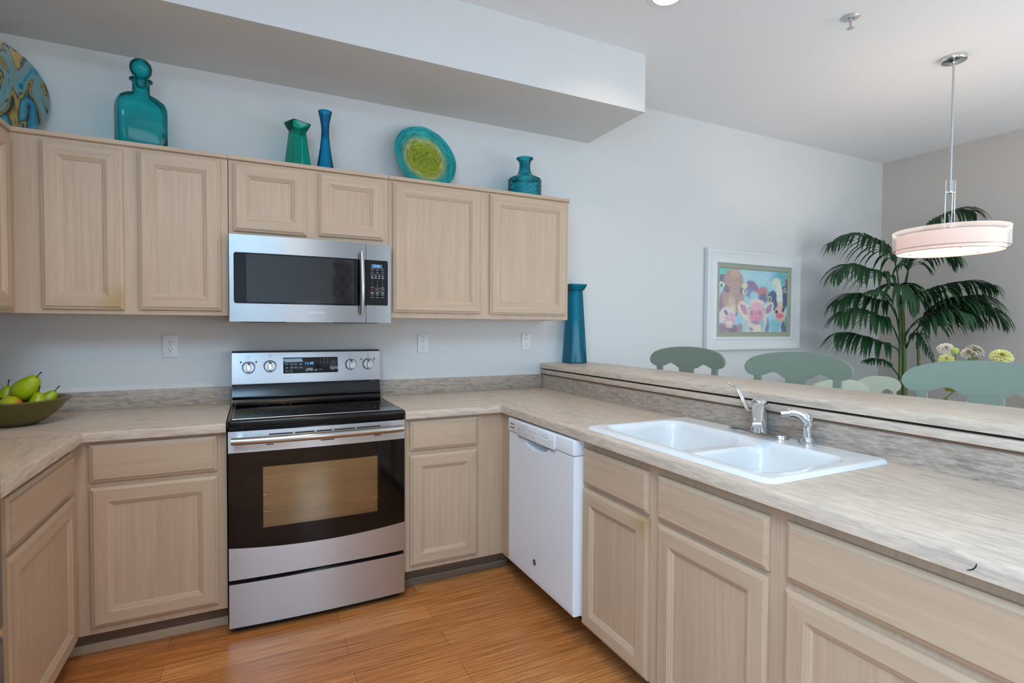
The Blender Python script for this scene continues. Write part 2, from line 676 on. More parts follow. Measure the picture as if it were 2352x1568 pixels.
frear = lambda u, v, n: Vector((u, YR + n, v))
fright = lambda u, v, n: Vector((XR - n, u, v))
for k, (u0, u1, v0, v1) in enumerate(((.45, 1.11, .9, 1.72), (2.8, 5.0, .6, 2.3))):
    b = B()
    frame_ring(b, frear, u0, u1, v0, v1, .05, -.09, -.04)
    for s in range(1, 4):
        u = u0 + (u1 - u0) * s / 4
        loft(b, [[frear(u + d, z, n) for d, n in ((-.015, -.09), (.015, -.09), (.015, -.05), (-.015, -.05))] for z in (v0 + .05, v1 - .05)])
    struct('window_%d' % (k + 1), b, PLASTIC, label='white framed window behind the camera', cat='window')
b = B()
frame_ring(b, lambda u, v, n: Vector((XL + n, u, v)), -5.2, -3.4, .85, 2.2, .05, -.09, -.03)
struct('window_4', b, PLASTIC, label='unseen white framed window added in the left kitchen wall for its light', cat='window')
b = B()
frame_ring(b, fright, -5.2, -2.9, 0, 2.1, .06, -.09, -.03)
loft(b, [[fright(-4.05 + d, z, n) for d, n in ((-.03, -.09), (.03, -.09), (.03, -.04), (-.03, -.04))] for z in (.06, 2.04)])
struct('door_1', b, PLASTIC, label='white framed sliding glass door in the dining wall', cat='door')

for k in range(9):                              # louvres of the shutter in the small rear window
    b = B()
    z = .975 + k * .085
    loft(b, [[(x, YR - .03 + dy, z + dz) for dy, dz in ((-.014, -.03), (-.010, -.03), (.016, .03), (.012, .03))] for x in (.50, 1.06)])
    obj('louver', b, PLASTIC, bpy.data.objects['window_1'])
b = B()
frame_ring(b, lambda u, v, n: Vector((u, v, ZC + n)), KX0, KX1, KY0, KY1, .04, -.012, .05)
struct('window_3', b, PLASTIC, label='unseen white framed skylight added behind the camera for its light', cat='window')

# wrought iron scrolls on the wall behind the camera (seen in the microwave door)
t = thing('wall_ornament', 'black wrought iron scroll ornament on the rear wall, mirrored in the microwave door', 'ornament', (1.58, YR, 1.9))
IRON = mat('wrought_iron', (22, 20, 20), .5)
for s_ in (-1, 1):
    for cz_, r_, tw in ((1.62, .10, 1), (1.82, .12, -1), (2.02, .12, 1), (2.22, .10, -1)):
        b = B()
        pts = []
        for k in range(40):
            f = k / 39
            a = tw * (f * 4.2 * PI) + (0 if s_ > 0 else PI)
            rr = r_ * (1 - .78 * f)
            pts.append((1.58 + s_ * .12 + rr * math.cos(a), YR + .02, cz_ + rr * math.sin(a)))
        tube(b, pts, .007, 8)
        obj('scroll', b, IRON, t)
b = B()
cyl(b, (1.58, YR + .02, 1.48), (1.58, YR + .02, 2.36), .009)
obj('spine', b, IRON, t)
for z in (1.6, 2.2):
    b = B()
    cyl(b, (1.58, YR, z), (1.58, YR + .02, z), .008)
    obj('wall_pin', b, IRON, t)

# plaster soffit over the wall cabinets, and the half wall that carries the bar
bm = B()
box(bm, XL, 2.239, -.607, 0, 2.627, ZC)
struct('trim_1', bm, WALL, label='boxed soffit above the wall cabinets', cat='soffit')
bm = B()
box(bm, 1.892, 2.0, -3.06, 0, 0, 1.04)
struct('wall_peninsula', bm, WALL, label='half wall behind the sink counter', cat='wall')

# ------------------------------------------------------------------ cabinets
DOORP = [(0, 0), (0, .012), (.012, .0165), (.0125, .020), (.056, .020), (.058, .0175), (.063, .0165), (.065, .0135), (.070, .0125), (.073, .0085)]
DRAWP = [(0, 0), (0, .011), (.013, .016), (.0135, .020)]


def door(parent, F, u0, u1, v0, v1, wh, name='door', prof=DOORP, wv=None):
    b = B()
    rect_rings(b, F, u0, u1, v0, v1, prof)
    return obj(name, b, [wv or WOODV, wh], parent, ang=15)


def drawer(parent, F, u0, u1, v0, v1, wh, name='drawer'):
    b = B()
    rect_rings(b, F, u0, u1, v0, v1, DRAWP)
    return obj(name, b, [wh, wh], parent, ang=15)


def wall_cab(label, x0, x1, z0, doors, last=False):
    t = thing('wall_cabinet', label, 'cabinet', (x0, 0, z0), 'oak wall cabinets')
    b = B()
    x1b = x1 - (.001 if not last else 0)
    loft(b, [[(x, y, z) for x, y in ((x0, -.002), (x1b, -.002), (x1b, -.305), (x0, -.305))] for z in (z0 + .012, 2.108)])
    # bottom edge of the face frame and end panel stands proud of the recessed floor
    box(b, x0, x1b, -.305, -.287, z0, z0 + .012)
    if last:
        box(b, x1b - .012, x1b, -.287, -.002, z0, z0 + .012)
    obj('body', b, WOODV, t)
    b = B()
    e = .004 if last else 0
    pr = [(-.02, 2.1085), (-.308, 2.1085), (-.316, 2.113), (-.317, 2.13), (-.02, 2.13)]
    loft(b, [[(x0, y, z) for y, z in pr], [(x1b + e, y, z) for y, z in pr]])
    obj('top_molding', b, WOODX, t)
    for d in doors:
        if d[0] < -.6:
            q = (-.425, -.32, 1.425 - z0)
            q = (q[0] - x0, q[1], q[2])
            st = dict(stain=(q, .085, (172, 138, 78)))
            door(t, fback(-.305), *d, streak('stained_oak_along_x', scale=(2.2, 70, 70), scale2=(.8, 9, 14), **OAK, **st), wv=streak('stained_oak_upright', scale=(70, 70, 2.2), scale2=(9, 9, .8), **OAK, **st))
        else:
            door(t, fback(-.305), *d, WOODX)
    return t


t = wall_cab('tall two-door oak wall cabinet left of the microwave, decanter on top', -.788, -.001, 1.372,
             [(-.688, -.408, 1.392, 2.093), (-.352, -.032, 1.395, 2.099)])
b = B()
box(b, -.789, -.776, -.307, -.3052, 1.372, 2.108)
obj('corner_bead', b, WOODV, t)
wall_cab('short two-door oak wall cabinet above the microwave', .001, .757, 1.756, [(.022, .347, 1.776, 2.097), (.405, .730, 1.782, 2.099)])
wall_cab('wide two-door oak wall cabinet right of the microwave', .758, 1.89, 1.372, [(.782, 1.292, 1.403, 2.101), (1.351, 1.872, 1.400, 2.100)], True)
t = thing('wall_cabinet', 'oak wall cabinet on the left wall, cut off by the photo edge', 'cabinet', (-1.118, -.31, 1.372), 'oak wall cabinets')
b = B()
loft(b, [[(x, y, z) for x, y in ((-1.118, -.308), (-.79, -.308), (-.79, -1.25), (-1.118, -1.25))] for z in (1.372, 2.108)])
obj('body', b, WOODV, t)
b = B()
pr = [(-1.10, 2.1085), (-.787, 2.1085), (-.779, 2.113), (-.778, 2.13), (-1.10, 2.13)]
loft(b, [[(x, y, z) for x, z in pr] for y in (-.318, -1.25)])
obj('top_molding', b, WOODY, t)
door(t, fleft(-.79), -.78, -.345, 1.385, 2.09, WOODY)
door(t, fleft(-.79), -1.24, -.80, 1.385, 2.09, WOODY)


def base_body(t, pts, axis, a0, a1, m):
    """carcass profile (depth, z) pulled along an axis"""
    b = B()
    if axis == 'x':
        loft(b, [[(a, d, z) for d, z in pts] for a in (a0, a1)])
    else:
        loft(b, [[(d, a, z) for d, z in pts] for a in (a0, a1)])
    return obj('body', b, m, t)


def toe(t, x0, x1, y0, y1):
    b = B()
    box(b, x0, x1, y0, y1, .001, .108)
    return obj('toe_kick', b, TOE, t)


# back run, left of the stove
t = thing('base_cabinet', 'oak base cabinet left of the stove with one drawer over one door', 'cabinet', (-.25, 0, 0), 'oak base cabinets')
base_body(t, [(-.01, .11), (-.61, .11), (-.61, .874), (-.01, .874)], 'x', -1.10, -.004, WOODV)
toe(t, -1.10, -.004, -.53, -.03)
b = B()
box(b, -.58, -.005, -.541, -.5305, .001, .04, .003)
obj('shoe_molding', b, WOODX, t)
drawer(t, fback(-.61), -.473, -.039, .711, .859, WOODX)
door(t, fback(-.61), -.472, -.037, .140, .690, WOODX)
# left leg
t = thing('base_cabinet', 'oak base cabinet along the left wall, seen at a steep angle', 'cabinet', (-.8, -1.1, 0), 'oak base cabinets')
base_body(t, [(-1.10, .11), (-.525, .11), (-.525, .874), (-1.10, .874)], 'y', -1.70, -.612, WOODV)
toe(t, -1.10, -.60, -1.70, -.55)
drawer(t, fleft(-.525), -1.265, -.66, .695, .845, WOODY)
door(t, fleft(-.525), -1.265, -.655, .115, .675, WOODY)
# right of the stove, with the blind corner filler
t = thing('base_cabinet', 'narrow oak base cabinet in the corner between stove and dishwasher', 'cabinet', (1.0, 0, 0), 'oak base cabinets')
base_body(t, [(-.01, .11), (-.61, .11), (-.61, .874), (-.01, .874)], 'x', .762, 1.86, WOODV)
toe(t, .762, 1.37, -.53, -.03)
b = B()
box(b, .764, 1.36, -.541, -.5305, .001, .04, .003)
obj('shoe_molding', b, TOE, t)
b = B()
box(b, 1.300, 1.86, -.742, -.6105, .11, .874)
obj('filler_panel', b, WOODV, t)
drawer(t, fback(-.61), .792, 1.149, .713, .858, WOODX)
door(t, fback(-.61), .792, 1.150, .137, .690, WOODX)
# peninsula
t = thing('base_cabinet', 'oak sink base cabinet beside the dishwasher, two doors under two drawer fronts', 'cabinet', (1.6, -1.8, 0), 'oak base cabinets')
b = B()
for q in ((1.315, 1.333, -2.262, -1.366, .11, .874), (1.333, 1.885, -1.384, -1.366, .11, .874), (1.333, 1.885, -2.262, -2.244, .11, .874), (1.333, 1.885, -2.244, -1.384, .11, .128)):
    box(b, *q)
obj('body', b, WOODV, t)
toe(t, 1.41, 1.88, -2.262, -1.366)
drawer(t, fpen(1.315), -1.77, -1.375, .692, .838, WOODY, 'drawer_front')
drawer(t, fpen(1.315), -2.239, -1.815, .692, .838, WOODY, 'drawer_front')
st = dict(stain=((-.30, .045, .665), .075, (170, 142, 84)))
door(t, fpen(1.315), -1.775, -1.375, .117, .676, streak('stained_oak_along_y', scale=(70, 2.2, 70), scale2=(9, .8, 14), **OAK, **st), wv=streak('stained_oak_side', scale=(70, 70, 2.2), scale2=(9, 9, .8), **OAK, **st))
door(t, fpen(1.315), -2.24, -1.82, .117, .676, WOODY)
t = thing('base_cabinet', 'oak base cabinet at the near end of the sink counter with a wide drawer', 'cabinet', (1.6, -2.6, 0), 'oak base cabinets')
base_body(t, [(1.885, .11), (1.315, .11), (1.315, .874), (1.885, .874)], 'y', -3.03, -2.2625, WOODV)
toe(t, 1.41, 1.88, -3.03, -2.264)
drawer(t, fpen(1.315), -2.985, -2.288, .694, .842, WOODY)
door(t, fpen(1.315), -2.985, -2.288, .117, .672, WOODY)

# ------------------------------------------------------------------ worktops
ZT = .914


def near(a, b, e=.002):
    return abs(a - b) < e


t = thing('countertop', 'grey beige laminate countertop left of the stove with pear bowl', 'countertop', (-.5, -.3, .875))
for nm, xs, ys in (('top', [-1.118, -.005], [-.643, -.0015]), ('side_top', [-1.118, -.486], [-1.70, -.6435])):
    bm = B()
    cells(bm, xs, ys, lambda i, j: True, .8755, ZT)
    if nm == 'top':
        bevel_where(bm, lambda e: all(near(v.co.z, ZT) and near(v.co.y, -.643) for v in e.verts), .011, 2)
        obj(nm, bm, LAMX, t)
    else:
        bevel_where(bm, lambda e: all(near(v.co.z, ZT) and near(v.co.x, -.486) for v in e.verts), .011, 2)
        obj(nm, bm, LAMY, t)
b = B()
box(b, -1.118, -.005, -.02, -.0015, ZT, 1.004, .003)
obj('backsplash', b, SPLX, t)
b = B()
box(b, -1.1185, -1.10, -1.70, -.021, ZT, 1.004, .003)
obj('backsplash', b, SPLY, t)

SX0, SX1, SY0, SY1 = 1.312, 1.864, -2.232, -1.364       # sink rim
t = thing('countertop', 'grey beige laminate sink countertop running from the stove along the peninsula', 'countertop', (1.3, -.3, .875))
bm = B()
cells(bm, [.763, 1.274], [-.643, -.0015], lambda i, j: True, .8755, ZT)
bevel_where(bm, lambda e: all(near(v.co.z, ZT) and near(v.co.y, -.643) for v in e.verts), .011, 2)
obj('top', bm, LAMX, t)
bm = B()
cells(bm, [1.2743, 1.335, 1.842, 1.889], [-3.05, -2.21, -1.386, -.0015], lambda i, j: not (i == 1 and j == 1), .8755, ZT)
bevel_where(bm, lambda e: all(near(v.co.z, ZT) and near(v.co.x, 1.2743) for v in e.verts), .011, 2)
pt = obj('peninsula_top', bm, LAMY, t)
b = B()
tube(b, bez([(1.2742, -2.690, .9015), (1.2740, -2.688, .894), (1.2740, -2.683, .888), (1.2740, -2.676, .884)], 4), [.0012 - .0004 * abs(k - 6) / 6 for k in range(13)], 6)
obj('edge_crack', b, DARK, pt)
b = B()
box(b, .763, 1.8675, -.02, -.0015, ZT, 1.006, .003)
obj('backsplash', b, SPLX, t)
b = B()
box(b, 1.8715, 1.8895, -3.05, -.0015, ZT, 1.004)
obj('backsplash', b, SPLY, t)

t = thing('bar_ledge', 'raised laminate bar ledge over the half wall with a tall blue vase', 'bar', (2.05, -1.5, 1.04))
b = B()
prof = [(1.862, 1.049), (1.862, 1.071), (1.866, 1.078), (1.875, 1.082), (2.25, 1.082), (2.258, 1.078), (2.262, 1.07), (2.262, 1.049)]
loft(b, [[(x, y, z) for x, z in prof] for y in (-.002, -3.10)])
obj('top', b, LAMY, t)
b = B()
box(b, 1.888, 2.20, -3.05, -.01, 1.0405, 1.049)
obj('core', b, mat('gap_shade_core', (58, 42, 34), .8), t)  # core darkened to paint in the shade of the gap
b = B()
box(b, 1.862, 1.8915, -3.06, -.004, 1.012, 1.0402, .004)
obj('edge_strip', b, LAMY, t)
b = B()
box(b, 1.868, 1.8915, -3.05, -.012, 1.0042, 1.0118)
obj('trim_line', b, BROWN, t)

# ------------------------------------------------------------------ the stove
def curved_slab(b, x0, x1, z0f, z1f, yf, yb, n=24, mi=0):
    rings = []
    for k in range(n + 1):
        u = k / n
        x = x0 + (x1 - x0) * u
        y = yf(u)
        rings.append([(x, y, z0f(u)), (x, y, z1f(u)), (x, yb, z1f(u)), (x, yb, z0f(u))])
    loft(b, rings, mi=mi)


con = lambda c: (lambda u: c)
bow = lambda y0, d: (lambda u: y0 - d * (1 - (2 * u - 1) ** 2))
RX0, RX1 = .003, .757
t = thing('electric_range', 'stainless steel electric range with black glass cooktop and oven door', 'stove', (.38, -.3, 0))
b = B()
box(b, RX0 + .002, RX1 - .002, -.60, -.03, .03, .884)
obj('body', b, BLACK, t)
for x in (.05, .71):
    for y in (-.1, -.55):
        b = B()
        cyl(b, (x, y, 0), (x, y, .031), .018)
        obj('foot', b, BLACKM, t)
# cooktop
b = B()
box(b, RX0 - .003, RX1 + .003, -.662, -.06, .892, .924, .010, 3)
ct = obj('cooktop', b, BLACK, t)
b = B()
box(b, RX0 + .022, RX1 - .022, -.628, -.105, .9235, .9265)
gl = obj('glass_surface', b, BGLASS, ct)
b = B()
fr = [(RX0 + .018, -.634), (RX1 - .018, -.634), (RX1 - .018, -.10), (RX0 + .018, -.10)]
for i in range(4):
    p, q = fr[i], fr[(i + 1) % 4]
    tube(b, [(p[0], p[1], .925), (q[0], q[1], .925)], .0022, 6)
obj('glass_edge', b, SATIN, ct)
RINGM = mat('burner_print', (30, 31, 33), .3)
for k, (cx, cy, r) in enumerate(((.2, -.49, .105), (.56, -.49, .09), (.2, -.23, .075), (.56, -.23, .1))):
    b = B()
    for rr in (r, r * .62):
        lathe(b, [(rr, .9266), (rr + .0012, .9268), (rr + .0024, .9266)], (cx, cy, 0), n=48, cap0=False, cap1=False)
    obj('burner_ring', b, RINGM, ct)
# riser + backguard
b = B()
loft(b, [[(x, -.118, .924), (x, -.098, .962), (x, -.088, 1.024), (x, -.02, 1.024), (x, -.02, .90), (x, -.11, .90)] for x in (RX0, RX1)])
box(b, RX0, RX1, -.122, -.1, .951, .957, .002)
obj('riser', b, BLACK, t)
b = B()
YB = lambda z: -.112 + (z - 1.022) * .16
for x0, x1, m in ((RX0, RX1, 0),):
    loft(b, [[(x, YB(1.022), 1.022), (x, YB(1.03) - .002, 1.03), (x, YB(1.183), 1.183), (x, -.022, 1.183), (x, -.022, 1.022)] for x in (x0, x1)])
bg = obj('backguard', b, STEEL, t)
b = B()
box(b, RX0, RX1, YB(1.183) - .001, -.02, 1.183, 1.192, .003)
obj('top_cap', b, BLACKM, bg)
fb = lambda u, v, n: Vector((u, YB(v) - n - .0006, v))
b = B()
box(b, 0, .279, 0, .084, 0, .002, .0008)
for v in b.verts:
    x, y, n = v.co
    v.co = fb(.2455 + x, 1.071 + y, n)
pan = obj('display_panel', b, BGLASS, bg)
fp = lambda u, v, n: fb(u, v, n + .0023)
b = B()
text(b, '11:45', .021, lambda u, v, n: fp(u + .375, v + 1.122, n))
obj('clock_digits', b, LED, pan)
b = B()
for r_, (z, items) in enumerate(((1.145, ('Bake', 'Broil', 'Cook', 'Warm')), )):
    pass
for i, x in enumerate((.261, .285, .307, .330)):
    quad(b, fp, x - .008, x + .008, 1.141, 1.1455)
for z0, n_ in ((1.131, 1), (1.122, 4), (1.117, 4), (1.104, 4), (1.099, 4), (1.087, 2), (1.079, 2)):
    for i in range(n_):
        x = .262 + i * .0235
        quad(b, fp, x - .008, x + .0065 + .002 * ((i * 7 + n_) % 3), z0 - .0011, z0 + .0011)
for z0 in (1.088, 1.083):
    for x in (.363, .386, .409, .434):
        if x < .43 or z0 > 1.085:
            quad(b, fp, x - .008, x + .007, z0 - .0013, z0 + .0013)
for i, ch in enumerate('1234567890'):
    cx, cz = (.4345 + (i % 3) * .018, 1.146 - (i // 3) * .0125) if ch != '0' else (.4525, 1.1085)
    text(b, ch, .0085, lambda u, v, n, cx=cx, cz=cz: fp(u + cx, v + cz, n))
text(b, 'Start/Set', .0058, lambda u, v, n: fp(u + .498, v + 1.112, n))
for q in ((.485, .511, 1.1205, 1.1212), (.485, .511, 1.1015, 1.1022), (.485, .4856, 1.1015, 1.1212), (.5105, .511, 1.1015, 1.1212)):
    quad(b, fp, *q)
text(b, 'Clear/Off', .0052, lambda u, v, n: fp(u + .498, v + 1.131, n))
quad(b, fp, .489, .507, 1.0885, 1.0905)
disc(b, fp, .498, 1.094, .0014)
disc(b, fp, .496, 1.145, .0016)
obj('printed_legend', b, PRINT, pan)
b = B()
text(b, 'SAMSUNG', .0165, lambda u, v, n: fb(u * 1.15 + .386, v + 1.047, n))
obj('brand_lettering', b, PRINTG, bg)
for q in ((.70, .732, 1.011, 1.016), (.022, .052, 1.011, 1.014)):
    b = B()
    quad(b, lambda u, v, n: Vector((u, -.0905 - n, v)), *q)
    obj('corner_sticker', b, PRINTG, bg)
for k, kx in enumerate((.080, .181, .594, .689)):
    kz = 1.108 + (.004 if k in (1, 2, 3) else 0)
    b = B()
    fk = lambda u, v, n, kx=kx, kz=kz: fb(kx + u, kz + v, n)
    rings = [[fk(r * math.cos(2 * PI * i / 32), r * math.sin(2 * PI * i / 32), n) for i in range(32)] for r, n in ((.031, 0), (.031, .004), (.0285, .006), (.027, .016), (.0255, .019))]
    loft(b, rings)
    kn = obj('knob', b, SATIN, bg)
    b = B()
    o8 = []
    for i in range(24):
        a = 2 * PI * i / 24
        o8.append((.0085 * math.cos(a), .0085 * math.sin(a) + (.0135 if math.sin(a) >= 0 else -.0135)))
    loft(b, [[fk(u * s, v * s, n) for u, v in o8] for s, n in ((1.12, .0185), (1, .028), (.9, .0295))])
    obj('grip', b, SATIN, kn)
    b = B()
    disc(b, fk, 0, .0165, .0032, .0298)
    obj('pointer_mark', b, RED, kn)
    b = B()
    for i in range(40):
        a = math.radians(62 + 416 * i / 40)
        pass
    for i in range(11):
        a = math.radians(118 + 304 * i / 10)
        disc(b, fk, .041 * math.cos(a), .041 * math.sin(a), .0011, k=6)
    seg = 40
    for i in range(seg):
        a0, a1 = [math.radians(125 + 290 * (i + d) / seg) for d in (0, 1)]
        b.faces.new([b.verts.new(fk(r * math.cos(a), r * math.sin(a), .0003)) for r, a in ((.0335, a0), (.0345, a0), (.0345, a1), (.0335, a1))])
    text(b, 'OFF', .006, lambda u, v, n, fk=fk: fk(u, v + .041, n))
    disc(b, fk, -.004 if k < 2 else .004, .053 if k in (0, 3) else .056, .0019)
    for du, dv in ((.001, .056), (.005, .056), (.001, .052), (.005, .052)):
        disc(b, fk, du if k < 2 else -du, dv, .0013, n=.0002, k=8)
    quad(b, fk, -.006, .006, -.0465, -.0445)
    if k in (0, 3):
        for s in (-1, 1):
            quad(b, fk, s * .036 - .004, s * .036 + .004, .0235, .0315)
    obj('dial_print', b, PRINTD, bg)
for x in (.128, .643):
    b = B()
    disc(b, fb, x, 1.063, .0024)
    quad(b, fb, x - .014, x + .014, 1.0555, 1.057)
    obj('hot_surface_print', b, PRINTD, bg)

# oven door: convex steel and glass
dz1 = .876
b = B()
curved_slab(b, RX0, RX1, lambda u: .785, con(dz1), bow(-.650, .014), -.604)
od = obj('oven_door', b, STEEL, t)
b = B()
zb = lambda u: .379 - .020 * (1 - (2 * u - 1) ** 2)
WX0, WX1, WZ0, WZ1 = .136, .626, .452, .716
# glass front in four pieces round the window opening
yf = bow(-.650, .014)
U = lambda x: (x - RX0) / (RX1 - RX0)
for x0, x1, z0f, z1f in ((RX0, WX0, zb, con(.785)), (WX1, RX1, zb, con(.785)), (WX0, WX1, zb, con(WZ0)), (WX0, WX1, con(WZ1), con(.785))):
    g = lambda f, x0=x0, x1=x1: (lambda u: f(U(x0 + (x1 - x0) * u)))
    curved_slab(b, x0, x1, g(z0f), g(z1f), g(yf), -.612, 12)
obj('door_glass', b, BGLASS, od)
b = B()
g = lambda u: yf(U(WX0 + (WX1 - WX0) * u))
curved_slab(b, WX0, WX1, con(WZ0), con(WZ1), lambda u: g(u) + .0005, -.656, 12)
m, nt, pb = new_mat('oven_window_coated_glass')
N, L = nt.nodes, nt.links
gl_, tr_, mx_ = N.new('ShaderNodeBsdfGlossy'), N.new('ShaderNodeBsdfTransparent'), N.new('ShaderNodeMixShader')
gl_.inputs['Color'].default_value = (.62, .60, .50, 1)
gl_.inputs['Roughness'].default_value = .06
tr_.inputs['Color'].default_value = (.80, .74, .62, 1)
mx_.inputs[0].default_value = .70
L.new(gl_.outputs[0], mx_.inputs[1])
L.new(tr_.outputs[0], mx_.inputs[2])
L.new(mx_.outputs[0], N['Material Output'].inputs['Surface'])
obj('window', b, m, od)
b = B()
curved_slab(b, RX0, RX1, con(.240), zb, bow(-.650, .014), -.604)
obj('lower_panel', b, STEEL, od)
# cavity seen through the window
b = B()
for q in ((WX0 - .02, WX1 + .02, -.612, -.6095, .42, .74),):
    pass
CAV = mat('oven_cavity', (128, 112, 82), .6, var=.15, vscale=3)
box(b, WX0 - .02, WX1 + .02, -.6105, -.6085, WZ0 - .02, WZ1 + .02)
obj('oven_cavity', b, CAV, t)
b = B()
for z in (.655, .575, .50):
    tube(b, [(WX0, -.628, z + .01), (WX1, -.628, z + .01)], .0016, 6)
    for k in range(1, 14):
        pass
obj('oven_rack', b, CHROME, t)
b = B()
slots = [(.16, .255), (.265, .345), (.355, .42), (.43, .52), (.53, .64)]
for s0, s1 in slots:
    x = (s0 + s1) / 2
    quad(b, lambda u, v, n: Vector((u, yf(U(u)) - .0006, v)), s0, s1, .853, .8585)
for s0, s1 in ((.15, .40), (.40, .64)):
    quad(b, lambda u, v, n: Vector((u, yf(U(u)) - .0006, v)), s0, s1, .811, .815)
obj('vent_slots', b, SLOT, od)
b = B()
hb = lambda u: -.697 - .020 * (1 - (2 * u - 1) ** 2)
pts = [(.017 + .722 * k / 24, hb(k / 24), .843) for k in range(25)]
tube(b, pts, .0155, 14)
hd = obj('handle', b, steel('handle_steel', 0, (198, 196, 194), .2), od)
for x in (.045, .711):
    b = B()
    box(b, x - .014, x + .014, -.70, -.648, .835, .851, .003)
    obj('handle_bracket', b, SATIN, hd)
b = B()
curved_slab(b, RX0, RX1, con(.034), con(.222), bow(-.650, .014), -.604)
obj('storage_drawer', b, STEEL, t)
b = B()
box(b, RX0 + .02, RX1 - .02, -.62, -.56, .004, .033)
obj('kick_plate', b, BLACKM, t)

# ------------------------------------------------------------------ the microwave
t = thing('microwave', 'stainless steel microwave mounted over the stove', 'microwave', (.38, -.2, 1.344))
b = B()
box(b, .004, .756, -.352, -.004, 1.356, 1.750)
obj('body', b, BLACK, t)
b = B()
box(b, .03, .73, -.34, -.05, 1.3475, 1.3558)
for x0, x1 in ((.05, .25), (.50, .70)):
    box(b, x0, x1, -.31, -.08, 1.3415, 1.3475)
obj('vent_grille', b, BLACKM, t)
ymw = bow(-.366, .012)
UM = lambda x: (x - .003) / .754


def mw_slab(b, x0, x1, z0, z1, off=0, yb=-.353, n=16, rc=None):
    g = lambda u: ymw(UM(x0 + (x1 - x0) * u)) - off
    curved_slab(b, x0, x1, con(z0), con(z1), g, yb, n)


b = B()
mw_slab(b, .003, .6255, 1.344, 1.752)
dr = obj('door', b, STEELM, t)
fm = lambda u, v, n: Vector((u, ymw(UM(u)) - n, v))


def rounded_rect(u0, u1, v0, v1, r, corners, n=6):
    out = []
    for i, (cx, cy, a) in enumerate(((u1 - r, v1 - r, 0), (u0 + r, v1 - r, 90), (u0 + r, v0 + r, 180), (u1 - r, v0 + r, 270))):
        if i in corners:
            out += [(cx + r * math.cos(math.radians(a + 90 * k / n)), cy + r * math.sin(math.radians(a + 90 * k / n))) for k in range(n + 1)]
        else:
            out.append(((u1, v1), (u0, v1), (u0, v0), (u1, v0))[i])
    return out


def strip_panel(b, poly, F, n0, n1, cols=16):
    """flat outline bent with the door: cut into columns so that it follows the curve"""
    us = [p[0] for p in poly]
    u0, u1 = min(us), max(us)
    t_ = bmesh.new()
    f = t_.faces.new([t_.verts.new((u, v, 0)) for u, v in poly])
    for k in range(1, cols):
        x = u0 + (u1 - u0) * k / cols
        bmesh.ops.bisect_plane(t_, geom=t_.verts[:] + t_.edges[:] + t_.faces[:], plane_co=(x, 0, 0), plane_no=(1, 0, 0))
    r = bmesh.ops.extrude_face_region(t_, geom=t_.faces[:])
    for v in r['geom']:
        if isinstance(v, bmesh.types.BMVert):
            v.co.z = 1
    vm = {v: b.verts.new(F(v.co.x, v.co.y, n1 if v.co.z > .5 else n0)) for v in t_.verts}
    for f in t_.faces:
        b.faces.new([vm[v] for v in f.verts])
    t_.free()


b = B()
strip_panel(b, rounded_rect(.0215, .6255, 1.430, 1.669, .012, (1, 2)), fm, -.001, .0008)
wn = obj('door_glass', b, BGLASS, dr)
b = B()
strip_panel(b, rounded_rect(.075, .565, 1.438, 1.662, .004, ()), fm, .0008, .0013)
MESHG = mat('tinted_window_glass', (30, 29, 28), .05, spec=.8)
obj('window', b, MESHG, wn)
b = B()
hp = [(.603, ymw(UM(.603)) - .016 - .020 * math.sin(PI * k / 20), 1.392 + .310 * k / 20) for k in range(21)]
tube(b, hp, .0145, 12, flat=(1, .9))
hh = obj('handle', b, steel('handle_steel_upright', 2, (186, 186, 190), .2), dr)
for z in (1.405, 1.689):
    b = B()
    box(b, .597, .609, -.388, -.366, z - .012, z + .012, .003)
    obj('handle_bracket', b, SATIN, hh)
b = B()
text(b, 'SAMSUNG', .0155, lambda u, v, n: fm(u * 1.15 + .386, v + 1.391, n + .0004))
obj('brand_lettering', b, mat('pale_brand_print', (235, 238, 240), .4), dr)
b = B()
mw_slab(b, .6275, .757, 1.344, 1.752)
cp = obj('control_panel', b, STEELM, t)
b = B()
strip_panel(b, rounded_rect(.6275, .741, 1.434, 1.668, .008, (0, 3)), fm, -.001, .0008, 6)
kp = obj('keypad', b, BGLASS, cp)
fq = lambda u, v, n: fm(u, v, n + .0010)
b = B()
quad(b, fq, .655, .711, 1.628, 1.647, n=.0002)
obj('display', b, mat('display_grey', (92, 98, 122), .3, emit=(70, 80, 120), es=.25), kp)
b = B()
text(b, '12:46', .016, lambda u, v, n: fq(u + .680, v + 1.638, n + .0006))
obj('clock_digits', b, LED, kp)
b = B()
for z, n_, w in ((1.6175, 3, .007), (1.606, 3, .006), (1.589, 4, .0045), (1.5855, 4, .0055), (1.578, 4, .006), (1.5745, 4, .006)):
    for i in range(n_):
        x = .659 + i * (.0545 / (n_ - 1)) if n_ > 1 else .686
        quad(b, fq, x - w, x + w, z - .001, z + .001)
for z in (1.6255, 1.5965, 1.5225, 1.5085):
    quad(b, fq, .648 if z > 1.53 else .670, .726, z - .0004, z + .0004)
for i, ch in enumerate('1234567890'):
    cx, cz = (.659 + (i % 3) * .027, 1.563 - (i // 3) * .0115) if ch != '0' else (.686, 1.5285)
    text(b, ch, .008, lambda u, v, n, cx=cx, cz=cz: fq(u + cx, v + cz, n))
for z in (1.5285, 1.5165, 1.5015, 1.497, 1.489, 1.4755):
    for i in range(3):
        if z == 1.5285 and i == 1 or z == 1.5165 and i == 0:
            continue
        x = .659 + i * .027
        quad(b, fq, x - .008, x + .008, z - .001, z + .001)
obj('printed_legend', b, PRINT, kp)
b = B()
quad(b, fq, .651, .668, 1.5135, 1.5155)
quad(b, fq, .655, .664, 1.5175, 1.519)
quad(b, fq, .648, .670, 1.5222, 1.5228)
quad(b, fq, .648, .670, 1.5082, 1.5088)
obj('stop_key_print', b, RED, kp)

